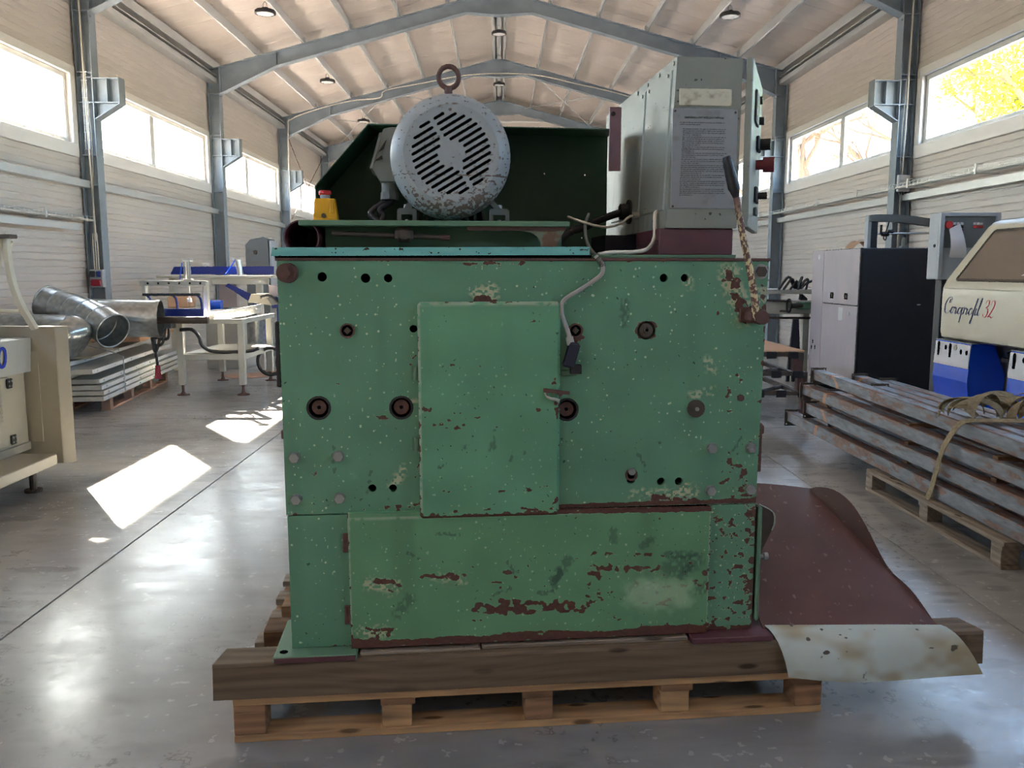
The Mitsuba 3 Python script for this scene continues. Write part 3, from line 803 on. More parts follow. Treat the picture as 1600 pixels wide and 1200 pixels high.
def tree(x, y, h, lean, leafy, lab, seed):
    r = np.random.default_rng(seed)
    t = thing('tree', lab, 'tree', 'trees outside the right windows')
    segs, tips = [], []

    def grow(p, d, ln, rad, lev):
        pts = [p]; dd = d
        for s in range(4):
            dd = dd + r.normal(0, .16, 3) + np.array([0, 0, .04]); dd /= np.linalg.norm(dd)
            pts.append(pts[-1] + dd * ln / 4)
        segs.append(sweep(pts, np.linspace(rad, rad * .6, 5), 6))
        if lev == 0:
            tips.extend(pts[1:]); return
        for q in range(3 if lev > 1 else 4):
            i = r.integers(2, 5)
            nd = dd + r.normal(0, .55, 3); nd[2] = abs(nd[2]) * .7 + .1; nd /= np.linalg.norm(nd)
            grow(pts[i], nd, ln * .68, rad * .5, lev - 1)
        if lev <= 2: tips.extend(pts[2:])
    grow(np.array([x, y, -.3]), np.array([lean, 0, 1.0]), h * .42, .34, 4)
    part(t, 'trunk', segs, 'bark')
    if leafy:
        tips_ = np.array(tips)
        n = leafy
        c = tips_[r.integers(0, len(tips_), n)] + r.normal(0, .22, (n, 3))
        a = r.normal(0, 1, (n, 3)); a /= np.linalg.norm(a, axis=1, keepdims=True)
        b_ = np.cross(a, r.normal(0, 1, (n, 3))); b_ /= np.linalg.norm(b_, axis=1, keepdims=True)
        s = .07
        v = np.stack([c - a * s, c + b_ * s * .5, c + a * s, c - b_ * s * .5], 1).reshape(-1, 3)
        i = np.arange(n) * 4
        part(t, 'foliage', trimesh.Trimesh(v, np.vstack([np.c_[i, i + 1, i + 2], np.c_[i, i + 2, i + 3]]), process=False), 'leaf', kind='stuff')


tree(12.5, 24.2, 9.5, -.03, 11000, 'yellow-green leafy tree outside the nearest right window', 3)
tree(11.0, 28.5, 10, -.18, 0, 'bare leaning tree with thick trunk outside the second right window', 11)
tree(13.0, 27.0, 10, .30, 0, 'bare tree with long rising limb outside the second right window', 5)
tree(12.0, 46.0, 12, .1, 0, 'bare tree seen through the third right window', 21)
# ================================================================== THE GREEN SAW (built in its own frame: u right, v away, w up)
XF.append(MT)
m = thing('rip_saw_machine', 'large green multi-blade rip saw with chipped enamel standing on timber beams and a pallet', 'machine')
VF = .06


def P2(pts): return sg.Polygon(pts)


# upper front plate with its holes
plate = P2([(.047, .732), (1.59, .728), (1.602, 1.50), (1.602, 1.537), (.045, 1.537)])
holes = [(.18, 1.482, .0145), (.312, 1.478, .0145), (.381, 1.478, .013), (1.256, 1.478, .013), (1.325, 1.478, .013), (.319, .812, .0125), (.384, .81, .0125), (1.263, .81, .0135), (1.323, .809, .0135),
         (.158, 1.074, .037), (.415, 1.071, .036), (.946, 1.056, .036), (1.203, 1.31, .030), (.457, 1.32, .012)]
hs = [circ(*h) for h in holes] + [sg.LineString([(1.161, .845), (1.161, .818)]).buffer(.0135)]
plate = plate.difference(unary_union(hs))
part(m, 'front_plate', prism(plate, .018, 'xz', VF), 'green')
# housing behind the plate (hollow: the holes look onto a sheet coloured as darkness)
part(m, 'housing', [bx(.047, .056, VF + .018, 1.15, .735, 1.53), bx(1.585, 1.596, VF + .018, 1.15, .735, 1.53), bx(.047, 1.596, 1.14, 1.15, .735, 1.53), bx(.05, 1.59, VF + .018, 1.15, .735, .745)], 'green')
part(m, 'dark_inside_sheet', [bx(.06, 1.58, .30, .31, .75, 1.52)], 'dark')  # near-black sheet standing in for the shade inside the housing
part(m, 'top_plate', bx(.04, 1.608, VF - .004, 1.15, 1.531, 1.541, .002), 'rust')
part(m, 'mounting_strip', bx(1.03, 1.50, VF + .02, .5, 1.541, 1.552, .002), 'green_dull')
# base: two leg boxes and the tall recess between them
part(m, 'base_leg', bx(.050, .242, VF, 1.1, .286, .728, .002), 'green')
part(m, 'base_leg', bx(1.426, 1.592, VF, 1.1, .286, .725, .002), 'green')
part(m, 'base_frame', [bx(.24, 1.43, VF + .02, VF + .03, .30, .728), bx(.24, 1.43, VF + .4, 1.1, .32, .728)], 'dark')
for u0, u1, va, vb in ((.0, .262, -.004, .30), (1.365, 1.645, .0, .30)):
    part(m, 'foot_plate', bx(u0, u1, va, vb, .266, .286, .003), 'purple' if u0 else 'green_dull', label='rusty foot plate' if u0 else None)
part(m, 'foot_edge', bx(.004, .258, -.006, -.0038, .267, .283), 'purple', label='rusty front edge of the left foot')
part(m, 'foot_hole', cyl((.028, .035, .2855), (.028, .035, .2872), .013, 16), 'dark')
# doors
d = part(m, 'access_door', bx(.470, .918, VF - .034, VF - .001, .715, 1.405, .009), 'green_door')
for w_, h_ in ((1.181, .042), (.955, .042)):
    part(d, 'hinge', [cyl((.462, VF - .012, w_ - h_ / 2), (.462, VF - .012, w_ + h_ / 2), .008, 12), bx(.448, .462, VF - .006, VF, w_ - h_ / 2, w_ + h_ / 2)], 'green_dull')
part(d, 'latch_bar', hullm([(.862, VF - .055, 1.134), (.862, VF - .045, 1.134), (.862, VF - .055, 1.121), (.862, VF - .045, 1.121), (.945, VF - .055, 1.122), (.945, VF - .045, 1.122), (.945, VF - .055, 1.112), (.945, VF - .045, 1.112)]), 'rust')
part(d, 'latch_hook', sweep(spline([(.868, VF - .05, 1.12), (.873, VF - .052, 1.108), (.885, VF - .05, 1.10), (.898, VF - .046, 1.098), (.912, VF - .04, 1.092)], 4), [.004] * 8 + [.005] * 8 + [.007], 8), 'oldsheet', smooth=True)
part(d, 'latch_shaft', cyl((.915, VF - .06, 1.117), (.915, VF - .02, 1.117), .008, 12), 'rust')
part(m, 'strike_plate', bx(.925, .976, VF - .006, VF, 1.166, 1.185, .002), 'green_dull')
ld = part(m, 'lower_door', hullm([(u, v, w) for v in (VF - .022, VF - .001) for u, w in ((.243, .287), (1.426, .290), (1.429, .723), (.240, .737))]), 'green_low')
for w_ in (.636, .395):
    part(ld, 'hinge', [bx(.222, .244, VF - .010, VF - .001, w_ - .032, w_ + .032, .003), cyl((.243, VF - .014, w_ - .028), (.243, VF - .014, w_ + .028), .0065, 10)], 'rust')
part(ld, 'keyhole_plate', cyl((1.412, VF - .030, .50), (1.412, VF - .022, .50), .009, 12), 'rust')
# hexagon bolts on washers
for u, w in ((.079, .918), (.215, .919), (.080, .783), (.216, .783), (1.431, .919), (1.565, .918), (1.431, .776), (1.568, .776)):
    b = part(m, 'hex_bolt', cyl((u, VF - .018, w), (u, VF - .004, w), .0155, 6), 'bolt')
    part(b, 'washer', cyl((u, VF - .004, w), (u, VF, w), .0185, 20), 'castgrey')
b = part(m, 'hex_bolt', cyl((1.162, VF - .012, .848), (1.162, VF + .02, .848), .012, 12), 'bolt', label='bolt in a slotted hole')
part(b, 'washer', pipe((1.162, VF - .003, .836), (1.162, VF, .836), .021, .0135, 20), 'rust')
# shaft ends and caps
for u, w, r in ((.158, 1.074, .023), (.415, 1.071, .024), (.946, 1.056, .024)):
    s = part(m, 'shaft_end', cyl((u, VF + .012, w), (u, VF + .2, w), r, 24), 'rust')
    part(s, 'bearing_ring', pipe((u, VF - .002, w), (u, VF + .03, w), .038, .031, 28), 'black')
    part(s, 'centre_hole', cyl((u, VF + .0105, w), (u, VF + .013, w), .006, 12), 'dark')
for u, w in ((.253, 1.316), (.971, 1.312)):
    s = part(m, 'adjuster', pipe((u, VF - .008, w), (u, VF + .0, w), .023, .018, 24), 'rust')
    part(s, 'recess', cyl((u, VF - .001, w), (u, VF - .0005, w), .018, 20), 'dark')
    part(s, 'spindle', [cyl((u, VF - .005, w), (u, VF - .001, w), .012, 4), cyl((u, VF - .010, w), (u, VF - .004, w), .006, 8)], 'darksteel')
s = part(m, 'spindle_boss', lathe([(0, -.006), (.008, -.006), (.010, .0), (.022, .002), (.028, .010), (.032, .016)], 28, 'y', (1.203, VF + .002, 1.31)), 'darksteel', smooth=40)
part(s, 'centre_hole', cyl((1.203, VF - .0055, 1.312), (1.203, VF - .0035, 1.312), .005, 10), 'dark')
s = part(m, 'cover_disc', cyl((1.373, VF - .007, 1.053), (1.373, VF, 1.053), .029, 32), 'darksteel')
part(s, 'screw', cyl((1.375, VF - .012, 1.052), (1.375, VF - .007, 1.052), .007, 12), 'bolt')
s = part(m, 'pivot_cap', cyl((.079, VF - .05, 1.494), (.079, VF, 1.494), .029, 28, .031), 'rust')
part(s, 'collar', cyl((.079, VF - .066, 1.494), (.079, VF - .05, 1.494), .016, 6), 'rust')
s = part(m, 'pivot_nut', cyl((1.576, VF - .016, 1.498), (1.576, VF - .003, 1.498), .018, 6), 'darksteel')
part(s, 'washer', cyl((1.576, VF - .004, 1.498), (1.576, VF, 1.498), .025, 24), 'bolt')
part(m, 'rusty_bolt', cyl((1.524, VF - .006, 1.086), (1.524, VF, 1.086), .011, 12), 'rust')
# fittings along the side edges
part(m, 'side_strip', bx(.030, .046, VF + .01, VF + .12, 1.14, 1.345, .004), 'black')
part(m, 'side_stop', bx(.034, .047, VF + .03, VF + .12, .97, 1.0, .004), 'rust')
part(m, 'side_bracket', [bx(1.597, 1.612, VF + .02, VF + .2, .83, .995, .003), bx(1.612, 1.626, VF + .04, VF + .12, .955, .985, .003), bx(1.612, 1.620, VF + .04, VF + .12, .84, .86, .003)], 'rust')
sd = part(m, 'side_door', bx(1.600, 1.614, VF - .005, VF + .55, .315, .715, .005), 'green_dull')
part(sd, 'knob', [cyl((1.614, VF + .02, .535), (1.632, VF + .02, .535), .006, 10), cyl((1.632, VF + .02, .535), (1.646, VF + .02, .535), .013, 14)], 'bolt')
# hand lever with its hub
lv = part(m, 'hand_lever', sweep(spline([(1.548, VF - .035, 1.345), (1.544, VF - .045, 1.40), (1.520, VF - .055, 1.50), (1.490, VF - .060, 1.61), (1.462, VF - .064, 1.735)], 6), np.linspace(.0125, .0100, 25), 12), 'rust_pale', smooth=True)
part(lv, 'grip', lathe([(0, 0), (.0105, .0), (.0135, .014), (.0175, .03), (.0165, .075), (.0145, .118), (.010, .126), (0, .127)], 20, 'z'), 'black', smooth=50) if False else None
g0, g1 = np.array((1.463, VF - .064, 1.728)), np.array((1.425, VF - .071, 1.850))
part(lv, 'grip', sweep([g0 + (g1 - g0) * t for t in (0, .05, .14, .24, .5, .8, .93, 1)], [.010, .0115, .0145, .0185, .0175, .0155, .0145, .011], 16), 'black', smooth=50)
part(lv, 'hub', [bx(1.524, 1.590, VF - .045, VF - .001, 1.334, 1.378, .010), cyl((1.566, VF - .06, 1.352), (1.566, VF - .01, 1.352), .022, 18)], 'rust')
part(lv, 'weld_plate', bx(1.508, 1.54, VF - .010, VF - .0005, 1.335, 1.385, .003), 'rust')
# top: blue rail, motor platform, hood
part(m, 'top_rail', hullm([(u, v, w) for v in (VF - .012, VF + .05) for u, w in ((.030, 1.545), (1.012, 1.550), (1.012, 1.5755), (.036, 1.571))]), 'teal', label='turquoise edge rail')
part(m, 'gap_strip', bx(.04, 1.02, VF - .003, VF + .06, 1.539, 1.549), 'dark')
mp = part(m, 'motor_platform', bx(.108, .957, .10, .82, 1.640, 1.657, .002), 'green_dull')
part(mp, 'back_web', bx(.175, .95, .22, .235, 1.541, 1.640), 'green_dull')
part(mp, 'edge_angle', bx(.63, .945, .115, .125, 1.628, 1.640), 'rust')
arc = [(.868 - .032 * (1 - math.sin(t)) - .0, 1.629 - .034 * (1 - math.cos(t))) for t in np.linspace(math.pi / 2, 0, 7)]
gus = [(.945, 1.640), (.63, 1.640), (.63, 1.631), (.80, 1.629), (.835, 1.622), (.856, 1.608), (.866, 1.590), (.870, 1.541), (.906, 1.541), (.915, 1.58), (.945, 1.630)]
part(mp, 'gusset', prism(gus, .012, 'xz', .12), 'rust_green')
part(mp, 'bolt', cyl((.735, .2, 1.628), (.735, .2, 1.640), .012, 6), 'castgrey')
rod = part(mp, 'clamp_rod', cyl((.205, .135, 1.618), (.555, .135, 1.606), .0085, 14), 'darksteel')
part(rod, 'clamp', [bx(.402, .46, .11, .16, 1.590, 1.638, .012), cyl((.43, .13, 1.636), (.43, .13, 1.652), .008, 10), cyl((.43, .10, 1.612), (.43, .17, 1.612), .016, 6)], 'darksteel')
part(rod, 'threaded_end', cyl((.545, .135, 1.6063), (.575, .135, 1.6053), .0095, 10), 'rust')
# hood: open sheet box behind the motor
VH, VB = .50, .86
hd = part(m, 'saw_hood', prism(P2([(.13, 1.545), (1.236, 1.545), (1.236, 2.040), (.325, 2.045), (.125, 1.825), (.125, 1.545)]).difference(unary_union([circ(u, w, .0032, 8) for u, w in ((.98, 1.888), (1.145, 1.885), (1.135, 1.635), (.145, 1.85), (.155, 1.862))])), .004, 'xz', VB), 'hood')
part(hd, 'top_sheet', hullm([(u, v, w) for v in (VH, VB) for u, w in ((.302, 2.013), (1.236, 2.008), (1.236, 2.012), (.302, 2.017))]) if False else cat(hullm([(.303, VH, 2.010), (.303, VH, 2.014), (1.195, VH, 2.006), (1.195, VH, 2.010), (.325, VB, 2.041), (.325, VB, 2.045), (1.236, VB, 2.036), (1.236, VB, 2.040)])), 'hood')
part(hd, 'sloped_sheet', hullm([(.303, VH, 2.010), (.303, VH, 2.014), (.117, VH, 1.798), (.117, VH, 1.803), (.325, VB, 2.041), (.325, VB, 2.045), (.125, VB, 1.820), (.125, VB, 1.825)]), 'hood')
part(hd, 'side_sheet', hullm([(.113, VH, 1.80), (.117, VH, 1.80), (.113, VH, 1.545), (.117, VH, 1.545), (.121, VB, 1.822), (.125, VB, 1.822), (.121, VB, 1.545), (.125, VB, 1.545)]), 'hood')
hb = part(hd, 'end_flange', bx(1.164, 1.207, VH - .012, VH - .002, 1.86, 2.085, .002), 'purple_light', label='purple-brown end flange')
part(hb, 'bolt', cyl((1.176, VH - .018, 2.06), (1.176, VH - .012, 2.06), .008, 8), 'black')
part(hd, 'rib', bx(.30, .42, VB - .006, VB, 1.902, 1.906), 'dark')
XF.pop()

# ---------------------------------------------------------------- electric motor on the platform
XF.append(MT)
mo = thing('electric_motor', 'grey electric motor with slotted round fan cover mounted on top of the green saw', 'motor')
CU, CW, CV = .583, 1.866, .125
th = math.radians(31)
disc = circ(CU, CW, .150, 64)
slots = []
pitch = .0212
for k in range(-7, 8):
    off = (k + .5) * pitch if False else k * pitch * .92
    half = math.sqrt(max(.126 ** 2 - off ** 2, 0))
    if half < .02: continue
    spans = [(-half, half)]
    gaps = [(-.005, .005)]
    if abs(off) < .040:
        g = math.sqrt(.042 ** 2 - off ** 2)
        gaps = [(-g, g)]
    for a, b in ((-half, gaps[0][0]), (gaps[0][1], half)):
        if b - a < .02: continue
        sh = .0 if abs(off) < .03 else (.012 if k % 2 else -.006)
        p_, q_ = a + .006, b - .006
        pts = [(CU + s * math.cos(th) - off * math.sin(th), CW + s * math.sin(th) + off * math.cos(th)) for s in (p_, q_)]
        slots.append(sg.LineString(pts).buffer(.0047, quad_segs=3))
disc = disc.difference(unary_union(slots))
fc = part(mo, 'fan_cover', cat(prism(disc, .003, 'xz', CV), lathe([(.149, .0), (.149, .003), (.160, .006), (.172, .014), (.182, .028), (.190, .050), (.1935, .080), (.194, .20), (.190, .20), (.189, .08), (.178, .03), (.165, .012), (.149, .004)], 72, 'y', (CU, CV, CW)),
         lathe([(.150, .0), (.160, .0035), (.172, .0115), (.1825, .0255), (.1905, .048), (.1945, .080), (.1947, .2)], 72, 'y', (CU, CV, CW))), 'motor', smooth=30)
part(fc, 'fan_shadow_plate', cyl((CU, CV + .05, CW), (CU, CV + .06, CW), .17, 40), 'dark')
body = []
for k in range(36):
    a = 2 * math.pi * k / 36
    body.append(cat(bx(-.0025, .0025, CV + .2, .78, .150, .178)))
    R = trimesh.transformations.rotation_matrix(a, (0, 1, 0), (0, 0, 0))
    body[-1].apply_transform(R); body[-1].apply_translation((CU, 0, CW))
st = part(mo, 'stator_body', cyl((CU, CV + .18, CW), (CU, .80, CW), .155, 40), 'castgrey', smooth=30)
part(st, 'cooling_fins', body, 'castgrey', kind='stuff')
for s, u0, u1 in ((-1, .404, .470), (1, .716, .786)):
    f = part(mo, 'mounting_foot', prism(sg.Polygon([(u0, 1.657), (u0, 1.706), (u0 + .010, 1.711), (u1 - .010, 1.711), (u1, 1.706), (u1, 1.657), (u1 - .014, 1.657), (u1 - .014, 1.690), (u0 + .014, 1.690), (u0 + .014, 1.657)]), .05, 'xz', .33), 'castgrey')
    ua, ub = ((u0 + u1) / 2, CU + s * .105)
    part(f, 'strut', hullm([(ua - .012, .335, 1.705), (ua + .012, .335, 1.705), (ua - .012, .37, 1.705), (ua + .012, .37, 1.705), (ub - .012, .335, 1.775), (ub + .012, .335, 1.775), (ub - .012, .37, 1.775), (ub + .012, .37, 1.775)]), 'castgrey')
    part(f, 'bolt', [cyl((ua, .35, 1.708), (ua, .35, 1.724), .012, 6)], 'bolt')
    part(f, 'stud', cyl((ua, .325, 1.660), (ua, .33, 1.672), .006, 8), 'bolt')
for s in (-1, 1):
    for q in range(3):
        a = CU + s * (.055 + .03 * q)
        part(mo, 'fin_rib', hullm([(a, .34, 1.660), (a + .006, .34, 1.660), (a + s * .0, .6, 1.660), (a + .006, .6, 1.660), (CU + s * (.04 + .03 * q), .34, 1.74), (CU + s * (.04 + .03 * q) + .006, .34, 1.74), (CU + s * (.04 + .03 * q), .6, 1.74)]), 'darksteel')
ring = [(CU + .002 + .034 * math.cos(t), .40, 2.155 + .036 * math.sin(t)) for t in np.arange(32) * 2 * math.pi / 32]
eb = part(mo, 'lifting_eye', sweep(ring, .0085, 10, closed=True), 'rust', smooth=True)
part(eb, 'stem', cyl((CU, .40, 2.04), (CU, .40, 2.122), .014, 14), 'rust')
tb = part(mo, 'terminal_box', prism([(.356, 1.955), (.364, 1.972), (.392, 1.978), (.418, 1.978), (.418, 1.80), (.350, 1.800), (.322, 1.846)], .22, 'xz', .34), 'castgrey')
part(tb, 'lid', prism([(.316, 1.842), (.350, 1.958), (.358, 1.958), (.325, 1.840)], .23, 'xz', .335), 'castgrey')
part(tb, 'lug', [hullm([(.345, .332, 1.895), (.362, .332, 1.905), (.372, .332, 1.935), (.345, .34, 1.895), (.362, .34, 1.905), (.372, .34, 1.935)]), hullm([(.335, .332, 1.868), (.36, .332, 1.872), (.356, .332, 1.884), (.335, .34, 1.868), (.36, .34, 1.872), (.356, .34, 1.884)])], 'black')
part(tb, 'gland', [cyl((.378, .40, 1.768), (.378, .40, 1.802), .027, 20), cyl((.378, .40, 1.744), (.378, .40, 1.768), .031, 8)], 'castgrey')
for q, (a, lab) in enumerate(((.366, 'left'), (.388, 'right'))):
    solo('motor_cable', sweep(spline([(a, .40, 1.75), (a - .008, .395, 1.735), (a - .045, .38, 1.708), (a - .052 + .02 * q, .375, 1.690), (.338 + .012 * q, .36, 1.668), (.342 + .012 * q, .36, 1.658)], 6), .0105, 12), 'rubber', f'thick black cable from the motor terminal box down to the platform, {lab} one of two', 'cable', smooth=True)

# pipe piece lying on the saw
pp_ = thing('pipe_piece', 'rusty open steel pipe lying on the left end of the green saw', 'pipe')
part(pp_, 'wall', pipe((.113, .12, 1.6035), (.113, .62, 1.6035), .0545, .0505, 56), 'purple', smooth=40)
part(pp_, 'end_plate', cyl((.113, .60, 1.6035), (.113, .612, 1.6035), .0505, 40), 'navy')  # unseen dark plug added to block light coming through the far end

# emergency stop box
es = thing('emergency_stop', 'yellow emergency stop box with red mushroom button at the left end of the motor platform', 'switch')
eb_ = part(es, 'body', hullm([(u, v, w) for v in (.30, .37) for u, w in ((.130, 1.658), (.205, 1.658), (.206, 1.680), (.130, 1.680))] + [(u, v, w) for v in (.305, .365) for u, w in ((.134, 1.739), (.198, 1.739))]), 'yellow')
part(eb_, 'cover_edge', bx(.129, .208, .297, .373, 1.657, 1.6755, .003), 'yellow')
part(eb_, 'side_ridge', bx(.183, .196, .298, .305, 1.690, 1.735, .002), 'yellow')
part(eb_, 'screw', cyl((.164, .2955, 1.682), (.164, .30, 1.682), .008, 14), 'darksteel')
part(es, 'button', lathe([(0, .026), (.018, .025), (.0215, .020), (.0215, .014), (.017, .010), (0, .010)], 24, 'z', (.166, .335, 1.742)), 'red', smooth=40)
part(es, 'button_stem', cyl((.166, .335, 1.738), (.166, .335, 1.754), .0165, 20), 'lightgrey')

# control cabinet
UL0, UL1 = 1.270, 1.295      # left face leans a little
cb = thing('control_cabinet', 'grey-green control cabinet with an instruction sheet, mounted right of the motor on the saw', 'cabinet')
V0, V1 = .10, 1.16
part(cb, 'body', hullm([(UL0, V0, 1.638), (1.505, V0, 1.638), (1.508, V0, 2.168), (UL1, V0, 2.171), (UL0, V1, 1.638), (1.505, V1, 1.638), (1.508, V1, 2.168), (UL1, V1, 2.171)]), 'cabinet')
for a, b in ((.14, .44), (.47, .92)):
    lean = lambda w: UL0 + (UL1 - UL0) * (w - 1.638) / .533
    s = part(cb, 'side_panel', hullm([(lean(w) - .005, v, w) for v in (a, b) for w in (1.70, 2.135)] + [(lean(w) + .002, v, w) for v in (a - .006, b + .006) for w in (1.694, 2.141)]), 'cabinet')
    for v in (a + .03, b - .03):
        part(s, 'screw', cyl((UL1 - .012, v, 2.125), (UL1, v, 2.125), .006, 8), 'bolt')
for v in (.13, .30, .45, .6):
    part(cb, 'rivet', cyl((UL1 - .005, v, 2.155), (UL1, v, 2.155), .007, 8), 'cabinet')
part(cb, 'name_plate', bx(1.303, 1.475, V0 - .005, V0 + .001, 2.020, 2.073, .002), 'beige_plate')
sh = part(cb, 'instruction_sheet', bx(1.283, 1.497, V0 - .0035, V0 + .001, 1.700, 2.012, .001), 'paper')
for u, w in ((1.291, 2.003), (1.488, 2.001), (1.283 + .007, 1.706)):
    part(sh, 'screw', cyl((u, V0 - .006, w), (u, V0 - .003, w), .0035, 8), 'darksteel')
tm = meshkit.text_mesh('INSTRUKCJA BHP WIELOPIŁY WP 160', .0055, .0008, bold=True)
tm.apply_scale([.128 / tm.extents[0], 1, 1]); v = np.array(tm.vertices)
v = np.c_[v[:, 0] - v[:, 0].min() + 1.322, V0 - .0036 - v[:, 2], v[:, 1] + 1.981]
part(sh, 'heading', trimesh.Trimesh(v, np.array(tm.faces)[:, ::-1], process=False), 'ink_dark')
lines = []
rr = np.random.default_rng(4)
para = [2, 4, 5, 3, 3, 3, 5, 3, 4, 4]
wl = 1.967
for pi, nl in enumerate(para):
    x0 = 1.307 if pi == 0 else 1.318 - .0008 * pi
    for li in range(nl):
        end = 1.465 if li < nl - 1 else x0 + rr.uniform(.03, .07)
        if 0 < li < nl - 1 or li == 0 and nl > 1: end -= rr.uniform(0, .012)
        x = x0
        while x < end - .003:
            w_ = min(rr.uniform(.003, .011), end - x)
            lines.append(bx(x, x + w_, V0 - .0042, V0 - .0034, wl, wl + .0024))
            x += w_ + .0021
        wl -= .00615
    wl -= .0078 if pi == 0 else .0004
part(sh, 'text_lines', lines, 'ink', kind='stuff')
# door, ajar, hinged at the near edge, with its controls
XFd = MT @ np.array([[math.cos(-math.radians(25)), -math.sin(-math.radians(25)), 0, 1.522], [math.sin(-math.radians(25)), math.cos(-math.radians(25)), 0, V0 - .012], [0, 0, 1, 0], [0, 0, 0, 1.0]])
XF.append(XFd)
dr_ = part(cb, 'door', bx(-.006, .016, 0, .50, 1.640, 2.170, .003), 'cabinet')
part(dr_, 'gauge', [bx(.016, .024, .12, .25, 1.99, 2.095, .003)], 'darksteel')
part(dr_, 'knob', cyl((.016, .30, 1.94), (.062, .30, 1.94), .020, 16), 'black')
part(dr_, 'emergency_button', [cyl((.016, .28, 1.868), (.045, .28, 1.868), .017, 16), cyl((.040, .28, 1.868), (.078, .28, 1.868), .026, 20)], 'maroon', label='dark red mushroom button')
part(dr_, 'knob', cyl((.016, .26, 1.76), (.058, .26, 1.76), .012, 16), 'black')
part(dr_, 'switch_base', [bx(.016, .028, .22, .31, 1.735, 1.79, .004)], 'black')
part(dr_, 'switch_base', [bx(.016, .028, .25, .34, 1.915, 1.965, .004)], 'black')
part(dr_, 'pilot_lamp', cyl((.016, .36, 2.03), (.034, .36, 2.03), .014, 14), 'black')
part(dr_, 'pilot_lamp', cyl((.016, .30, 2.09), (.030, .30, 2.09), .014, 14), 'black')
part(dr_, 'push_button', bx(.016, .030, .22, .26, 1.69, 1.72, .004), 'midgrey')
XF.pop()
ft = part(cb, 'support_block', bx(1.252, 1.498, .11, .42, 1.552, 1.637, .003), 'purple', label='red-brown support block')
part(ft, 'weld_rib', bx(1.247, 1.252, .12, .40, 1.59, 1.60), 'purple')
part(cb, 'support_block', bx(1.175, 1.40, .60, 1.0, 1.541, 1.635, .003), 'navy', label='dark rear support block')
part(cb, 'gland', [cyl((1.262, .60, 1.722), (1.30, .60, 1.722), .045, 20), cyl((1.232, .60, 1.722), (1.262, .60, 1.722), .030, 16)], 'black')
solo('power_cable', sweep(spline([(1.245, .60, 1.722), (1.20, .59, 1.708), (1.14, .56, 1.686), (1.08, .50, 1.660), (1.02, .46, 1.64), (.97, .42, 1.60), (.955, .40, 1.555)], 6), .0135, 12), 'black', 'thick black cable from the cabinet gland down behind the motor platform', 'cable', smooth=True)
solo('control_cable', sweep(spline([(1.258, .47, 1.70), (1.235, .46, 1.695), (1.20, .42, 1.672), (1.15, .38, 1.655), (1.10, .36, 1.656), (1.04, .36, 1.672), (1.0, .4, 1.69)], 6), .0045, 8), 'cablewhite', 'thin cream cable hanging below the cabinet beside the thick black cable', 'cable', smooth=True)
solo('control_cable', sweep(spline([(1.283, .22, 1.700), (1.262, .20, 1.692), (1.255, .18, 1.660), (1.25, .16, 1.612), (1.225, .14, 1.575), (1.18, .13, 1.562), (1.10, .12, 1.560), (1.05, .10, 1.553)], 6), .0065, 10), 'cablewhite', 'white cable looping from the corner of the cabinet onto the saw top', 'cable', smooth=True)
solo('control_cable', sweep(spline([(1.075, .40, 1.70), (1.055, .36, 1.66), (1.05, .30, 1.60), (1.065, .25, 1.56), (1.07, .2, 1.552)], 6), .006, 8), 'castgrey', 'brown-grey cable hanging behind the saw top left of the white slit', 'cable', smooth=True)
solo('cable_gland_pair', [cyl((1.25, .47, 1.70), (1.275, .47, 1.70), .012, 12), cyl((1.272, .22, 1.702), (1.295, .22, 1.702), .014, 12)], 'cablegrey', 'small grey cable entries low on the cabinet side', 'fitting') if False else None
part(cb, 'cable_entry', cyl((1.25, .47, 1.70), (1.275, .47, 1.70), .013, 12), 'cablegrey')
part(cb, 'cable_entry', cyl((1.272, .22, 1.702), (1.296, .22, 1.702), .014, 12), 'cablegrey')

# hanging plug and cable on the front
pg = thing('hanging_plug', 'dark plug connector hanging on a grey cable beside the access door', 'plug')
pth = spline([(1.030, VF - .012, 1.548), (1.052, VF - .016, 1.520), (1.048, VF - .016, 1.488), (.996, VF - .016, 1.450), (.932, VF - .020, 1.410), (.922, VF - .022, 1.375), (.930, VF - .022, 1.345), (.945, VF - .022, 1.305), (.949, VF - .022, 1.288)], 8)
part(pg, 'cable', sweep(pth, .0075, 10), 'cablegrey', smooth=True)
for k in range(8):
    a, b = pth[2 + k], pth[3 + k]
    part(pg, 'clip', cyl(a, a + (b - a) * .45, .0095, 10), 'black')
part(pg, 'collar', cyl((.9475, VF - .022, 1.293), (.953, VF - .022, 1.268), .0125, 14), 'cablegrey')
part(pg, 'body', hullm([(.955 + a * .96 + b * .27, VF - .022 + c, 1.236 - a * .27 + b * .96) for a in (-.017, .017) for b in (-.036, .034) for c in (-.016, .016)] + [(.955 + a * .96 + .27 * b, VF - .022 + c, 1.236 - a * .27 + b * .96) for a in (-.013, .013) for b in (-.042, .040) for c in (-.011, .011)]), 'navy')
part(pg, 'tail', hullm([(.970 + a, VF - .022 + c, 1.190 + b) for a in (-.018, .016) for b in (-.014, .014) for c in (-.014, .014)]), 'black')

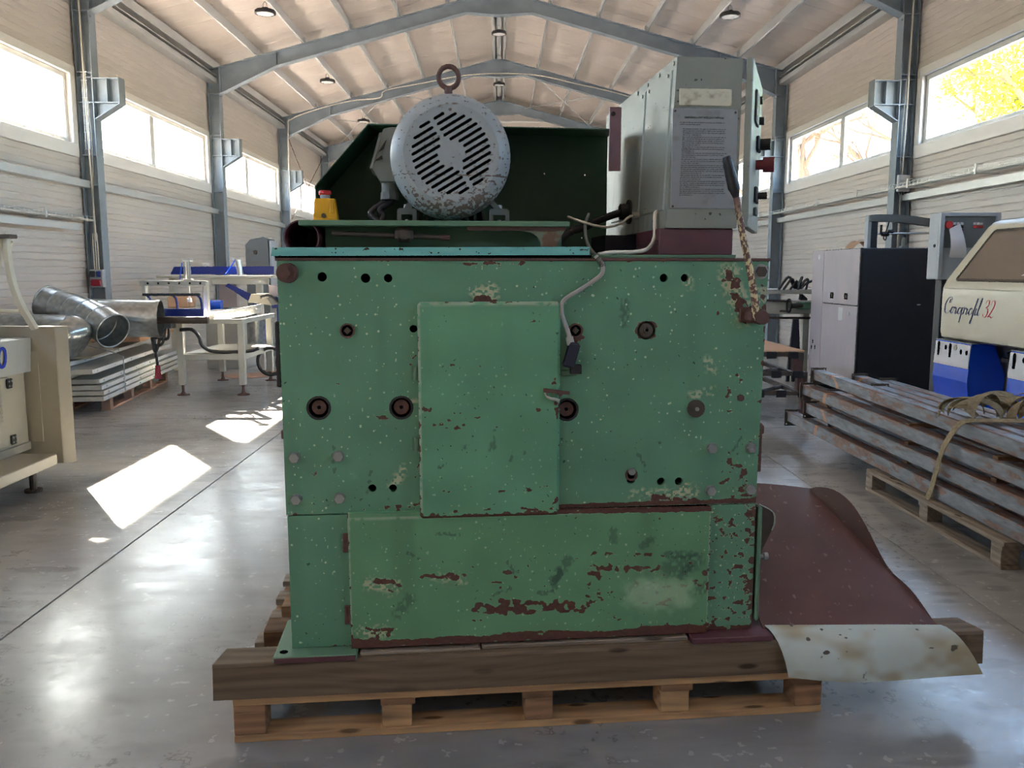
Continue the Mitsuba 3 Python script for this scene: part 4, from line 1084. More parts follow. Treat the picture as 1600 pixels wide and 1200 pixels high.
# ---------------------------------------------------------------- timbers and pallet under the saw
b = solo('timber_beam', hullm([(u, v, w) for v, w, e in ((.0, .150, 0), (.125, .150, 0), (.0, .258, .004), (.008, .2665, .0), (.125, .2665, .02)) for u in (-.190 + e, 2.402 - e)]), 'wood_beam', 'long dark brown timber beam lying along the front under the green saw', 'timber')
solo('timber_beam', hullm([(u, v, w) for v, w in ((.25, .150), (.37, .150), (.25, .262), (.258, .2665), (.37, .2665)) for u in (-.075, 1.95)]), 'wood_dark', 'dark timber beam under the saw just behind the front beam', 'timber')
solo('timber_beam', hullm([(u, v, w) for v, w in ((.47, .150), (.60, .150), (.47, .2665), (.60, .2665)) for u in (-.050, 1.95)]), 'wood_brown', 'reddish timber beam under the saw, rearmost stub showing at the left', 'timber')
part_shim = solo('wood_shim', bx(.27, .66, .022, .24, .2667, .278, .003), 'wood_grey', 'thin dark grey board on the beam under the lower door, left part', 'board')
solo('wood_shim', bx(.665, 1.36, .030, .24, .2667, .281, .003), 'wood_grey', 'thin pale grey board on the beam under the lower door, right part', 'board')


def pallet(name, lab, length, depth, nblk, mats, group=None):
    """blocks, bottom runners, cross pieces and deck boards along the length; x along the length, y into the depth"""
    p = thing(name, lab, 'pallet', group)
    bw = .10
    xs = np.linspace(0, length - bw, nblk)
    for j, y in enumerate((0, depth / 2 - .05, depth - .10)):
        part(p, 'bottom_board', bx(0, length, y, y + .10, 0, .024, .002), mats[0])
        for i, x in enumerate(xs):
            part(p, 'block', bx(x + .004 * ((i * 7 + j) % 3), x + bw, y + .002 + .004 * (i % 2), y + .098, .024, .100, .003), mats[1 + (i + j) % 2])
    for i, x in enumerate(xs):
        part(p, 'cross_board', bx(x, x + bw + .012 * (i % 2), .004, depth, .100, .124, .002), mats[1])
    nb = 6
    for q in range(nb):
        y = q * (depth - .10) / (nb - 1)
        part(p, 'deck_board', bx(-.006 * (q % 3), length - .006 * (q % 2), y, y + .10, .124, .149, .002), mats[3 if q else 0])
    return p


XF.append(MT @ np.array([[1, 0, 0, -.132], [0, 1, 0, .006], [0, 0, 1, 0], [0, 0, 0, 1.0]]))
pallet('pallet', 'long wooden pallet with five blocks carrying the timber beams and the green saw', 1.96, 1.15, 5, ['wood_fresh', 'wood_brown', 'wood_fresh', 'wood_grey'])
XF.pop()

# ---------------------------------------------------------------- sheet metal chute on the right
ch = thing('metal_chute', 'reddish-brown painted sheet metal chute sloping down beside the right end of the saw', 'chute')
A0, A1 = np.array((1.632, .060, .287)), np.array((2.235, .002, .287))
B0, B1 = np.array((1.655, .84, .600)), np.array((2.125, .80, .572))


def deck(s, t):
    a = A0 + (A1 - A0) * t; b = B0 + (B1 - B0) * t
    p = a + (b - a) * s
    bow = .018 * math.sin(math.pi * s) * (1 - .5 * t)
    return p + np.array([0, 0, bow + .012 * math.sin(3 * t) * s])


part(ch, 'slope_sheet', grid_sheet(deck, 22, 14, .003), 'brown', smooth=35)


def lip(s, t):
    p = deck(s, 1.0)
    k = min(max((s - .30) / .70, 0), 1)
    hgt = .085 * math.sin(math.pi * k ** 1.6) ** .8 + .016 * math.sin(math.pi * min(s / .4, 1)) ** 2
    return p + np.array([.55, .05, .80]) * hgt * t


part(ch, 'raised_lip', grid_sheet(lip, 30, 5, .003), 'brown', smooth=35)


def crest(s, t):
    p = deck(1, t)
    return p + np.array([-.02 * s, .05 * s, -.06 * s * s])


part(ch, 'crest', grid_sheet(crest, 5, 14, .003), 'brown', smooth=35)
cheek = [(1.64, .30), (1.64, .665), (1.70, .655), (1.752, .625), (1.760, .590), (1.752, .555), (1.718, .480), (1.712, .40), (1.685, .305)]
part(ch, 'cheek_plate', prism(cheek, .004, 'xz', .30), 'darksteel')
part(ch, 'cheek_rim', sweep(spline([(1.70, .299, .655), (1.752, .299, .625), (1.761, .299, .590), (1.752, .299, .555)], 5), .0025, 6), 'oldsheet')


def apron(s, t):
    def bez(a, b, c): return (1 - s) ** 2 * np.array(a) + 2 * s * (1 - s) * np.array(b) + s * s * np.array(c)
    l = bez((1.640, .075, .2925), (1.660, -.035, .290), (1.690, -.030, .150))
    r = bez((2.245, .010, .2925), (2.290, -.045, .290), (2.366, -.055, .140))
    p = l + (r - l) * t
    return p + np.array([0, -.010 * math.sin(2 * math.pi * t) * s, -.020 * math.sin(math.pi * t) * s * s + .003 * math.sin(9 * t) * (1 - s) * s])


solo('sheet_offcut', grid_sheet(apron, 16, 22, .0025), 'oldsheet', 'pale stained sheet metal piece curling down over the beam in front of the brown chute', 'metal sheet', smooth=35)
XF.pop()
# ================================================================== RIGHT SIDE: STEEL TUBES ON A PALLET
XF.append(yaw(90, 3.60, 4.14, 0))
pallet('pallet', 'weathered grey pallet under the near end of the rusty steel tubes', 1.62, 1.07, 3, ['wood_grey_v', 'wood_grey_v', 'wood_grey_v', 'wood_grey_v'])
XF.pop()
TS = .09
end_plate = sg.box(-.068, -.085, .068, .062).difference(unary_union([circ(sx * .052, z, .008, 8) for sx in (-1, 1) for z in (-.068, .045)]))


def square_tube(x_near, x_far, z, y_near, y_far, lab, zf=0.0):
    t = thing('steel_tube', lab, 'steel tube', 'rusty square steel tubes in the strapped stack')
    o, w = TS / 2, TS / 2 - .006
    sec = sg.Polygon([(-o + .006, -o), (o - .006, -o), (o, -o + .006), (o, o - .006), (o - .006, o), (-o + .006, o), (-o, o - .006), (-o, -o + .006)])
    L_ = y_far - y_near
    mm = prism(sec, L_, 'xz', 0)
    sk = np.eye(4); sk[0, 1] = (x_far - x_near) / L_; sk[2, 1] = zf / L_; sk[:3, 3] = (x_near + o, y_near, z + o)
    mm.apply_transform(sk)
    part(t, 'tube', mm, 'tube')
    ep = prism(end_plate, .010, 'xz', 0); ep.apply_translation((x_far + o, y_far, z + o + zf))
    part(t, 'end_plate', ep, 'darksteel', label='drilled end plate')
    return t


zs = [.158, .278, .396, .520]
for i, (xn, xf, yf, lab) in enumerate(((2.575, 2.59, 7.58, 'lowest rusty square steel tube on the near side of the strapped stack'), (2.60, 2.625, 7.22, 'second rusty square steel tube from the bottom of the strapped stack'),
                                       (2.625, 2.67, 7.45, 'third rusty square steel tube from the bottom of the strapped stack'), (2.655, 2.74, 7.40, 'top rusty square steel tube on the near side of the strapped stack'))):
    square_tube(xn, xf, zs[i], 2.2, yf, lab, .012 * i)
for xn, xf, yf, lab in ((2.785, 2.86, 6.45, 'second steel tube across the top of the strapped stack, its plate before the dark cabinet'), (2.91, 2.98, 7.1, 'third steel tube across the top of the strapped stack'), (3.035, 3.08, 6.8, 'fourth steel tube across the top of the strapped stack')):
    square_tube(xn, xf, zs[3], 2.2, yf, lab, .02)
for i in range(3):
    for q in range(3):
        square_tube(2.74 + .03 * i + .13 * q, 2.76 + .03 * i + .13 * q, zs[i], 2.2, 7.0 + .1 * ((i + q) % 3), f'{["lowest", "second", "third"][i]} layer steel tube, {["second", "third", "fourth"][q]} from the aisle, inside the strapped stack')
for i, z in enumerate((.248, .368, .487)):
    for y in (4.45, 5.45):
        solo('spacer_batten', bx(2.66, 3.2, y, y + .05, z, z + .028), 'wood_dark', f'thin wooden batten on the {["lowest", "second", "third"][i]} tube layer of the strapped stack, {"near" if y < 5 else "far"} one', 'batten')
# strap over the stack and the heap of loose webbing
ys = 4.90
sp = spline([(2.545, ys + .06, .135), (2.562, ys + .04, .20), (2.578, ys + .02, .33), (2.600, ys, .47), (2.645, ys - .03, .59), (2.672, ys - .05, .632), (2.72, ys - .07, .646), (2.95, ys - .09, .648), (3.20, ys - .10, .645), (3.24, ys - .1, .60)], 5)
solo('lashing_strap', ribbon(sp, (0.05, 1, .25), .05, .004), 'strap', 'olive lashing strap tied round the stack of steel tubes', 'strap')
rs = np.random.default_rng(12)
loops = []
for q in range(20):
    cx, cy = 2.74 + .036 * q + rs.uniform(-.03, .03), 5.02 + .07 * (q % 3 - 1) + rs.uniform(-.05, .05)
    L_, hh = rs.uniform(.18, .36), rs.uniform(.045, .105)
    a0 = rs.uniform(-.7, .7)
    tt = np.linspace(-.25, math.pi + .25, 18)
    dx_, dy_ = math.cos(a0), math.sin(a0)
    pts = np.array([(cx + L_ * dx_ * math.cos(t) * .5, cy + L_ * dy_ * math.cos(t) * .5, .648 + .012 * (q % 4) + hh * max(math.sin(t), -.1)) for t in tt])
    tw = rs.uniform(-.5, .5)
    wd = np.array([(-dy_ + .3 * math.sin(t + q), dx_, .55 * math.sin(t * 1.3 + q) + tw) for t in tt])
    loops.append(ribbon(pts, wd, .055, .003))
solo('webbing_heap', loops, 'strap', 'heap of loose olive webbing lying on top of the steel tubes', 'strap')

# ---------------------------------------------------------------- stack of dark steel frames behind the saw's right edge
for i, z in enumerate((.12, .31, .50)):
    f = thing('stacked_rack', f'{["lowest", "middle", "topmost"][i]} dark steel rack in the stack behind the right edge of the saw', 'rack', 'stacked dark steel racks')
    x0, x1, y0, y1 = 2.50 - .04 * i, 3.14 - .03 * i, 8.5 + .05 * i, 10.9
    for nm_, b_ in (('rail', bx(x0, x1, y0, y0 + .06, z + .14, z + .18, .003)), ('rail', bx(x0, x1, y1 - .06, y1, z + .14, z + .18, .003)), ('side_bar', bx(x0, x0 + .05, y0, y1, z + .10, z + .14, .003)), ('side_bar', bx(x1 - .05, x1, y0, y1, z + .10, z + .14, .003))):
        part(f, nm_, b_, 'darksteel')
    for q in range(3):
        part(f, 'tab', bx(x0 + .06 + .22 * q, x0 + .16 + .22 * q, y0 - .012, y0, z + .12, z + .19, .002), 'black')
    for y in (y0, y1 - .1):
        for x in (x0, x1 - .1):
            part(f, 'post', bx(x, x + .1, y + .01, y + .09, z - (.12 if i == 0 else .01), z + .14, .003), 'rust')
    for q in range(3):
        part(f, 'diagonal_bar', cyl((x0 + .04, y0 + .2 + .7 * q, z + .12), (x1 - .04, y0 + .8 + .7 * q, z + .12), .022, 6), 'tube')
solo('cardboard_sheet', bx(2.42, 3.10, 8.62, 10.85, .684, .70, .002), 'cardboard', 'tan sheet lying on the stack of dark steel racks', 'sheet')

# ---------------------------------------------------------------- white machine with a handwheel behind
wm = thing('white_machine', 'white machine bed with black handwheel in front of the right wall', 'machine')
part(wm, 'table', bx(3.45, 4.7, 12.0, 12.5, 1.18, 1.25, .008), 'whitepaint')
part(wm, 'beam', bx(3.45, 4.6, 12.0, 12.4, .90, 1.08, .008), 'whitepaint')
part(wm, 'guide_bar', cyl((3.45, 11.97, 1.11), (4.06, 11.97, 1.08), .016, 10), 'darksteel')
part(wm, 'lower_rail', bx(3.4, 4.5, 12.0, 12.05, .83, .86, .004), 'darksteel')
for x in (3.55, 4.28):
    part(wm, 'leg', bx(x, x + .09, 12.05, 12.15, 0, .90, .006), 'whitepaint')
part(wm, 'brace', [bx(3.45, 4.4, 12.5, 12.55, .28, .42, .005)], 'whitepaint')
hw = part(wm, 'handwheel', sweep([(4.02, 11.9 + .0 * t, 1.02) + np.array((0, .09 * math.cos(t), .09 * math.sin(t))) for t in np.arange(20) * 2 * math.pi / 20], .014, 8, closed=True), 'black', smooth=True)
part(hw, 'crank', [cyl((4.02, 11.9, 1.02), (4.22, 11.95, 1.02), .035, 12), cyl((4.0, 11.84, .95), (3.88, 11.84, .95), .013, 8)], 'darksteel')
part(wm, 'spindle_block', bx(4.16, 4.42, 11.92, 12.1, .97, 1.07, .01), 'green_dull')
part(wm, 'post', [cyl((3.74, 12.1, 1.25), (3.74, 12.1, 1.36), .02, 8), cyl((3.70, 12.1, 1.37), (3.79, 12.1, 1.37), .012, 8)], 'darksteel')
for q in range(6):
    a = -.5 + .32 * q
    solo('cable_loop', sweep(spline([(4.22 + .02 * q, 12.05, 1.10), (4.20 - .09 * math.sin(a), 12.03, 1.28), (4.26 - .25 * math.sin(a), 12.0, 1.36 + .03 * (q % 3)), (4.22 - .36 * math.sin(a), 12.0, 1.24)], 5), .017, 6), 'rubber', f'{["first", "second", "third", "fourth", "fifth", "last"][q]} black cable from the left in the bundle arching over the white machine', 'cable', group='cable bundle on the white machine')
tr = thing('trestle', 'dark blue steel trestle under the white machine', 'trestle')
for dx in (-.08, .0, .08):
    part(tr, 'leg', hullm([(4.02 + dx * .2 + a, 11.6 + b, z_) for a in (-.022, .022) for b in (-.02, .02) for z_ in (.85,)] + [(4.02 + dx + a, 11.6 + b, 0) for a in (-.022, .022) for b in (-.02, .02)]), 'navygrey')

# ---------------------------------------------------------------- dark machine cabinet
XF.append(yaw(1.2, 4.19, 10.0, 0))
dc = thing('machine_cabinet', 'large dark cabinet with pale pinkish front doors near the right wall', 'cabinet')
part(dc, 'body', bx(.02, 1.02, .0, 1.46, .10, 1.765, .008), 'navygrey')
part(dc, 'plinth', bx(.06, .98, .05, 1.4, 0, .10), 'dark')
fr = part(dc, 'front_panel', bx(.0, .02, .02, 1.06, 1.10, 1.76, .004), 'pinkgrey', label='pale pinkish upper door')
for y in (.30, .72):
    part(fr, 'square_hole', bx(-.004, .0, y, y + .09, 1.16, 1.235), 'dark')
    part(fr, 'square_latch', bx(-.006, -.004, y + .02, y + .06, 1.175, 1.22, .001), 'darksteel')
f2 = part(dc, 'front_panel', bx(.0, .02, .02, 1.06, .12, 1.085, .004), 'pinkgrey', label='pale pinkish lower door')
part(f2, 'label', bx(-.003, .0, .42, .54, .90, 1.06), 'label_white')
part(f2, 'round_lock', cyl((-.004, .24, 1.0), (0, .24, 1.0), .03, 16), 'lightgrey')
f3 = part(dc, 'side_strip', bx(.0, .02, 1.07, 1.44, .12, 1.765, .004), 'pinkgrey')
for y, z in ((1.30, .55), (1.22, .48), (1.34, .47)):
    part(f3, 'slot', bx(-.003, .0, y, y + .03, z, z + .05), 'dark')
part(f3, 'round_label', cyl((-.003, 1.22, 1.68), (0, 1.22, 1.68), .035, 16), 'label_white')
part(dc, 'corner_edge', bx(.0, .03, -.006, .02, .11, 1.768, .004), 'black')
part(dc, 'lock', bx(.70, .74, -.006, 0, 1.10, 1.115, .002), 'lightgrey')
part(dc, 'hinge', cyl((.60, -.004, 1.48), (.60, -.004, 1.54), .01, 8), 'navygrey')
XF.pop()
solo('cardboard_scrap', grid_sheet(lambda s, t: np.array((4.40 + .34 * s, 10.75 + .25 * t, 1.772 + .10 * math.sin(math.pi * min(s * 1.3, 1)) * (1 - s * .3) + .02 * t)), 12, 4, .004), 'cardboard', 'bent piece of tan cardboard on top of the dark cabinet', 'cardboard')
gf = thing('grey_arm_frame', 'grey arched steel arm frame standing on the dark cabinet', 'frame')
part(gf, 'post', bx(4.47, 4.55, 10.4, 10.5, 1.767, 2.14, .005), 'navygrey')
part(gf, 'post_flange', bx(4.43, 4.472, 10.4, 10.5, 1.767, 2.16, .005), 'lightgrey')
part(gf, 'arm', prism([(4.44, 2.09), (4.44, 2.165), (4.50, 2.172), (4.75, 2.172), (5.0, 2.15), (5.2, 2.12), (5.2, 2.03), (5.0, 2.06), (4.75, 2.085), (4.5, 2.09)], .12, 'xz', 10.38), 'midgrey')
part(gf, 'rod', cyl((4.55, 10.42, 1.945), (5.2, 10.42, 1.955), .012, 8), 'wire')
part(gf, 'clamp', [cyl((4.60, 10.40, 1.94), (4.68, 10.40, 1.94), .028, 10), cyl((4.59, 10.40, 1.94), (4.59, 10.40, 2.05), .014, 8), cyl((4.66, 10.36, 1.97), (4.72, 10.36, 1.97), .02, 8)], 'black')
part(gf, 'hose', sweep(spline([(4.69, 10.42, 2.09), (4.66, 10.4, 2.0), (4.62, 10.39, 1.90), (4.645, 10.39, 1.87), (4.66, 10.4, 1.93)], 5), .007, 6), 'black')
part(gf, 'base_fitting', [bx(4.84, 4.93, 10.38, 10.46, 1.767, 1.80, .005), cyl((4.88, 10.42, 1.8), (4.88, 10.42, 1.90), .025, 10)], 'castgrey')

# ---------------------------------------------------------------- grey control box on a post
XF.append(np.eye(4))
kb = thing('control_box', 'light grey open control box with red and black push buttons above the cream hood', 'control box')
part(kb, 'body', [bx(4.186, 4.76, 8.24, 8.42, 1.42, 2.05, .004), bx(4.186, 4.225, 8.2, 8.24, 1.42, 2.05, .003), bx(4.72, 4.76, 8.2, 8.24, 1.42, 2.05, .003), bx(4.225, 4.72, 8.2, 8.24, 2.015, 2.05, .003), bx(4.225, 4.72, 8.2, 8.24, 1.42, 1.455, .003)], 'lightgrey')
part(kb, 'control_panel', bx(4.23, 4.72, 8.228, 8.239, 1.72, 2.01), 'midgrey')
part(kb, 'cutout', bx(4.36, 4.45, 8.226, 8.2385, 1.70, 1.78), 'dark')
part(kb, 'emergency_button', cyl((4.27, 8.20, 1.935), (4.27, 8.228, 1.935), .036, 20), 'red')
for q in range(6):
    part(kb, 'push_button', bx(4.315 + .036 * (q % 3), 4.343 + .036 * (q % 3), 8.215, 8.228, 1.905 - .034 * (q // 3), 1.930 - .034 * (q // 3), .003), 'black' if q < 3 else 'maroon')
for q in range(3):
    part(kb, 'name_tag', bx(4.315 + .036 * q, 4.343 + .036 * q, 8.224, 8.228, 1.937, 1.958), 'label_white')
    part(kb, 'push_button', bx(4.51 + .033 * q, 4.536 + .033 * q, 8.215, 8.228, 1.905, 1.930, .003), 'red')
    part(kb, 'name_tag', bx(4.51 + .033 * q, 4.536 + .033 * q, 8.224, 8.228, 1.937, 1.958), 'label_white')
part(kb, 'key_switch', [cyl((4.345, 8.21, 1.84), (4.345, 8.228, 1.84), .026, 18)], 'lightgrey')
part(kb, 'key', cyl((4.345, 8.195, 1.84), (4.345, 8.21, 1.84), .015, 12), 'black')
part(kb, 'side_lock', cyl((4.178, 8.29, 1.74), (4.186, 8.29, 1.74), .016, 14), 'black')
part(kb, 'support_post', bx(4.28, 4.66, 8.30, 8.42, 0, 1.42, .005), 'navygrey')
XF.pop()
solo('hanging_paper', grid_sheet(lambda s, t: np.array((4.265 + .10 * t + .07 * s * t, 8.195 - .05 * math.sin(2.6 * s), 1.895 - .27 * s + .05 * t * (1 - s))), 10, 8, .0012), 'label_white', 'curled white paper hanging in the grey control box', 'paper', smooth=True)

# ---------------------------------------------------------------- cream moulder hood and its blue guards
HX = 4.0
mh = thing('moulder_machine', 'cream moulding machine hood with tinted window and red and violet script lettering', 'machine')
prof = [(HX + .05, .895), (HX + .012, .915), (HX, .96), (HX - .004, 1.30), (HX + .005, 1.365), (HX + .03, 1.42), (HX + .37, 1.885), (HX + .42, 1.93), (HX + .50, 1.955), (HX + 1.2, 1.975), (HX + 1.2, .90)]
part(mh, 'hood', prism(prof, 3.3, 'xz', 4.42), 'cream_white', smooth=35)
sx, sz = (.34, .465)
nl = math.hypot(sx, sz); nx, nz = -sz / nl, sx / nl


def on_slope(y, q, off):   # q 0..1 up the slanted face
    return np.array([HX + .03 + sx * q + nx * off, y, 1.42 + sz * q + nz * off])


def slope_plate(poly, off, th, mat, name, parent):
    mm = prism(poly, th, 'xy', 0)
    v = np.array([on_slope(a, b / nl, off + c) for a, b, c in np.array(mm.vertices)])
    mm = trimesh.Trimesh(v, np.array(mm.faces), process=False)
    if mm.volume < 0: mm.invert()
    return part(parent, name, mm, mat)


win = sg.box(4.5, .03, 7.53, .50).buffer(.04, quad_segs=4)
gk = slope_plate(win.difference(win.buffer(-.022)), -.003, .012, 'darksteel', 'window_gasket', mh)
slope_plate(win.buffer(-.020), -.002, .006, 'smoke', 'window_pane', mh)
slope_plate(sg.Polygon([(6.38, .05), (6.66, .05), (6.50, .20), (6.38, .20)]), .006, .001, 'label_white', 'paper_note', mh)
part(mh, 'seam', bx(HX - .008, HX + .01, 4.44, 7.71, 1.345, 1.352, .002), 'cream_white')
part(mh, 'bed', bx(HX + .36, HX + 1.2, 4.42, 7.7, 0, .90, .01), 'whitepaint')
part(mh, 'under_bracket', bx(HX + .10, HX + .4, 7.3, 7.6, .86, .90, .004), 'darksteel')

# script lettering "Coroprofil 32": pen strokes along a slanted baseline, drawn as ribbons of round wire
GL = {'C': ([[(.78, .92), (.70, .80), (.74, .70), (.90, .78), (.92, .98), (.70, 1.06), (.40, .90), (.22, .55), (.28, .15), (.52, 0), (.80, .12), (.98, .32)]], .86),
      'o': ([[(.0, .18), (.10, .12), (.16, .28), (.32, .44), (.20, .40), (.12, .18), (.20, .02), (.36, .10), (.42, .30), (.32, .44), (.46, .40)]], .44),
      'r': ([[(.0, .34), (.10, .46), (.16, .36), (.26, .40), (.30, .36), (.24, .10), (.30, .02), (.42, .16)]], .40),
      'p': ([[(-.02, .14), (.14, .46), (.12, .2), (.02, -.42), (-.06, -.46)], [(.10, .14), (.22, .44), (.36, .42), (.36, .2), (.24, .02), (.12, .08)], [(.24, .02), (.42, .12)]], .42),
      'f': ([[(-.02, .12), (.14, .30), (.34, .96), (.42, 1.06), (.42, .92), (.18, .2), (.02, -.42), (-.08, -.46), (-.02, -.3), (.2, .0), (.34, .16)]], .32),
      'i': ([[(.0, .16), (.12, .44), (.06, .12), (.12, .02), (.26, .16)], [(.19, .62), (.20, .66)]], .25),
      'l': ([[(.0, .14), (.24, .60), (.36, 1.02), (.28, 1.0), (.08, .3), (.08, .06), (.18, .02), (.30, .14)]], .30),
      '3': ([[(.10, .80), (.20, 1.0), (.42, .98), (.42, .74), (.22, .56), (.40, .50), (.44, .24), (.26, .0), (.02, .06), (.0, .2)]], .55),
      '2': ([[(.08, .76), (.20, .98), (.42, .98), (.46, .74), (.26, .36), (.0, .04), (.18, .10), (.36, .0), (.52, .1)]], .55), ' ': ([], .34)}


def script(text, size, mat, y_start, z0, name):
    pen, meshes = 0.0, []
    for chx in text:
        strokes, adv = GL[chx]
        for st_ in strokes:
            q = spline(st_, 6) if len(st_) > 2 else np.array(st_, float)
            th_ = np.array([0.0015 + .0034 * max(0, -d) for d in (np.gradient(q[:, 1]) / (np.hypot(np.gradient(q[:, 0]), np.gradient(q[:, 1])) + 1e-9))])
            pts = np.array([(HX - .0045, y_start - (pen + a + .22 * b) * size, z0 + b * size) for a, b in q])
            meshes.append(sweep(pts, th_, 5))
        pen += adv
    part(mh, name, meshes, mat)
    return y_start - pen * size


ye = script('Coroprofil', .140, 'letter_blue', 7.70, 1.125, 'lettering')
script('32', .140, 'letter_red', ye - .05, 1.12, 'number_lettering')


def guard(y0, lab):
    g = thing('motor_guard', lab, 'machine guard', 'blue motor guards under the cream hood')
    y1 = y0 + .59
    part(g, 'housing', prism([(HX + .03, .875), (HX + .008, .55), (HX + .05, .22), (HX + .10, .03), (HX + .33, .03), (HX + .33, .62), (HX + .22, .885)], .59, 'xz', y0), 'brightblue')
    fp = part(g, 'front_plate', hullm([(HX + .020 + a, y, .868) for a in (0, .006) for y in (y0 + .004, y1 - .004)] + [(HX + .0075 + a, y, .665) for a in (0, .006) for y in (y0 + .004, y1 - .004)]), 'label_white', label='white front plate with holes')
    for yy, z, hh in ((.52, .79, .055), (.40, .82, .0), (.32, .785, .055), (.14, .80, .0), (.05, .80, .0)):
        xx = HX + .0075 + .0125 * (z - .665) / .203 - .003
        part(fp, 'slot', hullm([(xx + a, y0 + yy + .018 * math.cos(t), z + hh * s_ + .022 * math.sin(t)) for a in (0, .004) for s_ in (-1, 1) for t in np.arange(10) * 2 * math.pi / 10]), 'dark')
    part(fp, 'badge', cyl((HX + .010, y0 + .235, .83), (HX + .018, y0 + .235, .83), .026, 16), 'beige_plate')
    part(g, 'top_lid', hullm([(HX + .025, y, .878) for y in (y0, y1)] + [(HX + .025, y, .884) for y in (y0, y1)] + [(HX + .225, y, .888) for y in (y0, y1)] + [(HX + .225, y, .894) for y in (y0, y1)]), 'lightgrey')


guard(7.24, 'blue motor guard with white holed plate under the far end of the cream hood')
guard(6.08, 'blue motor guard with white holed plate at the right edge under the cream hood')
part(mh, 'clamp_screw', [cyl((HX + .24, 7.06, .80), (HX + .34, 7.06, .84), .03, 8), bx(HX + .2, HX + .36, 6.98, 7.1, .74, .78, .004)], 'black')
solo('floor_plank', bx(3.55, 4.2, 8.2, 9.6, .0, .12, .006), 'cardboard', 'tan boards on the floor between the dark cabinet and the blue guard', 'board')
ft_ = thing('levelling_jack', 'small steel levelling foot bracket beside the far blue guard', 'bracket')
part(ft_, 'plate', bx(3.92, 4.05, 7.93, 8.1, .30, .33, .003), 'castgrey')
part(ft_, 'screw', [cyl((3.96, 7.98, .20), (3.96, 7.98, .30), .02, 8), bx(3.93, 4.0, 7.95, 8.02, .0, .20, .004)], 'bolt')
# ================================================================== LEFT SIDE
# ---------------------------------------------------------------- cream machine at the left edge
K = .94
XF.append(np.array([[K, 0, 0, 0], [0, K, 0, 0], [0, 0, K, 1.5 * (1 - K)], [0, 0, 0, 1.0]]))
lm = thing('cream_machine', 'cream machine cabinet with louvred doors and a blue digit at the left edge', 'machine')
part(lm, 'base_rail', bx(-4.4, -3.30, 4.3, 6.32, .07, .15, .006), 'cream')
part(lm, 'cabinet_body', bx(-4.6, -3.60, 4.3, 6.50, .15, .745, .006), 'cream')
part(lm, 'plinth_strip', bx(-3.60, -3.585, 4.3, 6.50, .15, .21, .003), 'cream')
for y0, y1 in ((5.0, 5.62), (5.63, 6.26)):
    d = part(lm, 'door', bx(-3.60, -3.588, y0, y1, .225, .735, .004), 'cream')
    for z in (.27, .685):
        h = part(d, 'hinge', bx(-3.588, -3.572, y1 - .03, y1 + .035, z - .035, z + .035, .005), 'black')
        part(h, 'pin', [cyl((-3.574, y1 + s, z + t), (-3.568, y1 + s, z + t), .008, 8) for s in (-.015, .018) for t in (-.018, .018)], 'bolt')
    for q in range(9):
        part(d, 'louvre', hullm([(-3.588, y, z) for y in (y1 - .30, y1 - .10) for z in (.42 + .028 * q, .436 + .028 * q)] + [(-3.578, y, .42 + .028 * q) for y in (y1 - .295, y1 - .105)]), 'cream')
part(lm, 'fascia', hullm([(-3.56, y, z) for y in (4.3, 6.52) for z in (.745,)] + [(-3.54, y, 1.0) for y in (4.3, 6.52)] + [(-4.6, y, z) for y in (4.3, 6.52) for z in (.745, 1.02)]), 'fascia')
dg = meshkit.text_mesh('0', .145, .003, bold=True)
v = np.array(dg.vertices)
v = np.c_[-3.556 + .018 * (v[:, 1] + .085) / .25 + .003 + v[:, 2], 6.06 + v[:, 0], v[:, 1] + .815]
dgm = trimesh.Trimesh(v, np.array(dg.faces), process=False)
part(lm, 'digit', dgm, 'digit_blue', label='blue digit 0')
part(lm, 'wing_box', hullm([(x, y, z) for x, y in ((-3.80, 6.53), (-3.366, 6.53), (-3.358, 6.534), (-3.294, 6.585), (-3.30, 6.60), (-3.80, 6.60)) for z in (.03, 1.085)]), 'cream')
part(lm, 'wing_panel', bx(-3.62, -3.50, 6.522, 6.53, .20, .90, .003), 'cream')
part(lm, 'top_box', bx(-4.3, -3.75, 6.1, 6.45, 1.01, 1.08, .006), 'fascia')
part(lm, 'stop_button', cyl((-3.62, 5.98, 1.01), (-3.62, 5.98, 1.05), .025, 14), 'red')
zf = 1.5 - 1.5 / K
for fx, fy in ((-3.40, 6.15), (-4.3, 6.15), (-3.4, 4.5), (-4.3, 4.5)):
    part(lm, 'foot', [cyl((fx, fy, zf), (fx, fy, zf + .02), .06, 16), cyl((fx, fy, zf + .02), (fx, fy, .07), .025, 10)], 'darksteel')
for q, (o, w_) in enumerate(((0, .05), (-.14, .04))):
    pth = spline([(-3.60 + o, 6.40, 1.78), (-3.60 + o, 6.40, 1.60), (-3.585 + o, 6.41, 1.42), (-3.54 + o * 1.0, 6.42, 1.25), (-3.46 + o * .8, 6.44, 1.07)] if q == 0 else [(-3.66, 6.40, 1.74), (-3.68, 6.40, 1.55), (-3.72, 6.40, 1.3), (-3.78, 6.4, 1.07)], 6)
    part(lm, 'arch_arm', ribbon(pth, (.85, -.5, .2), w_ + .01, .03), 'cream_white')
part(lm, 'arch_top', bx(-3.95, -3.55, 6.35, 6.46, 1.735, 1.765, .004), 'darksteel')
part(lm, 'arch_collar', hullm([(-3.60, 6.4, 1.66), (-3.56, 6.42, 1.72), (-3.8, 6.4, 1.66), (-3.8, 6.42, 1.72), (-3.6, 6.46, 1.66), (-3.8, 6.46, 1.72)]), 'cream_white')
part(lm, 'cross_rail', bx(-4.2, -3.55, 6.40, 6.44, 1.20, 1.22, .003), 'cream_white')

XF.pop()
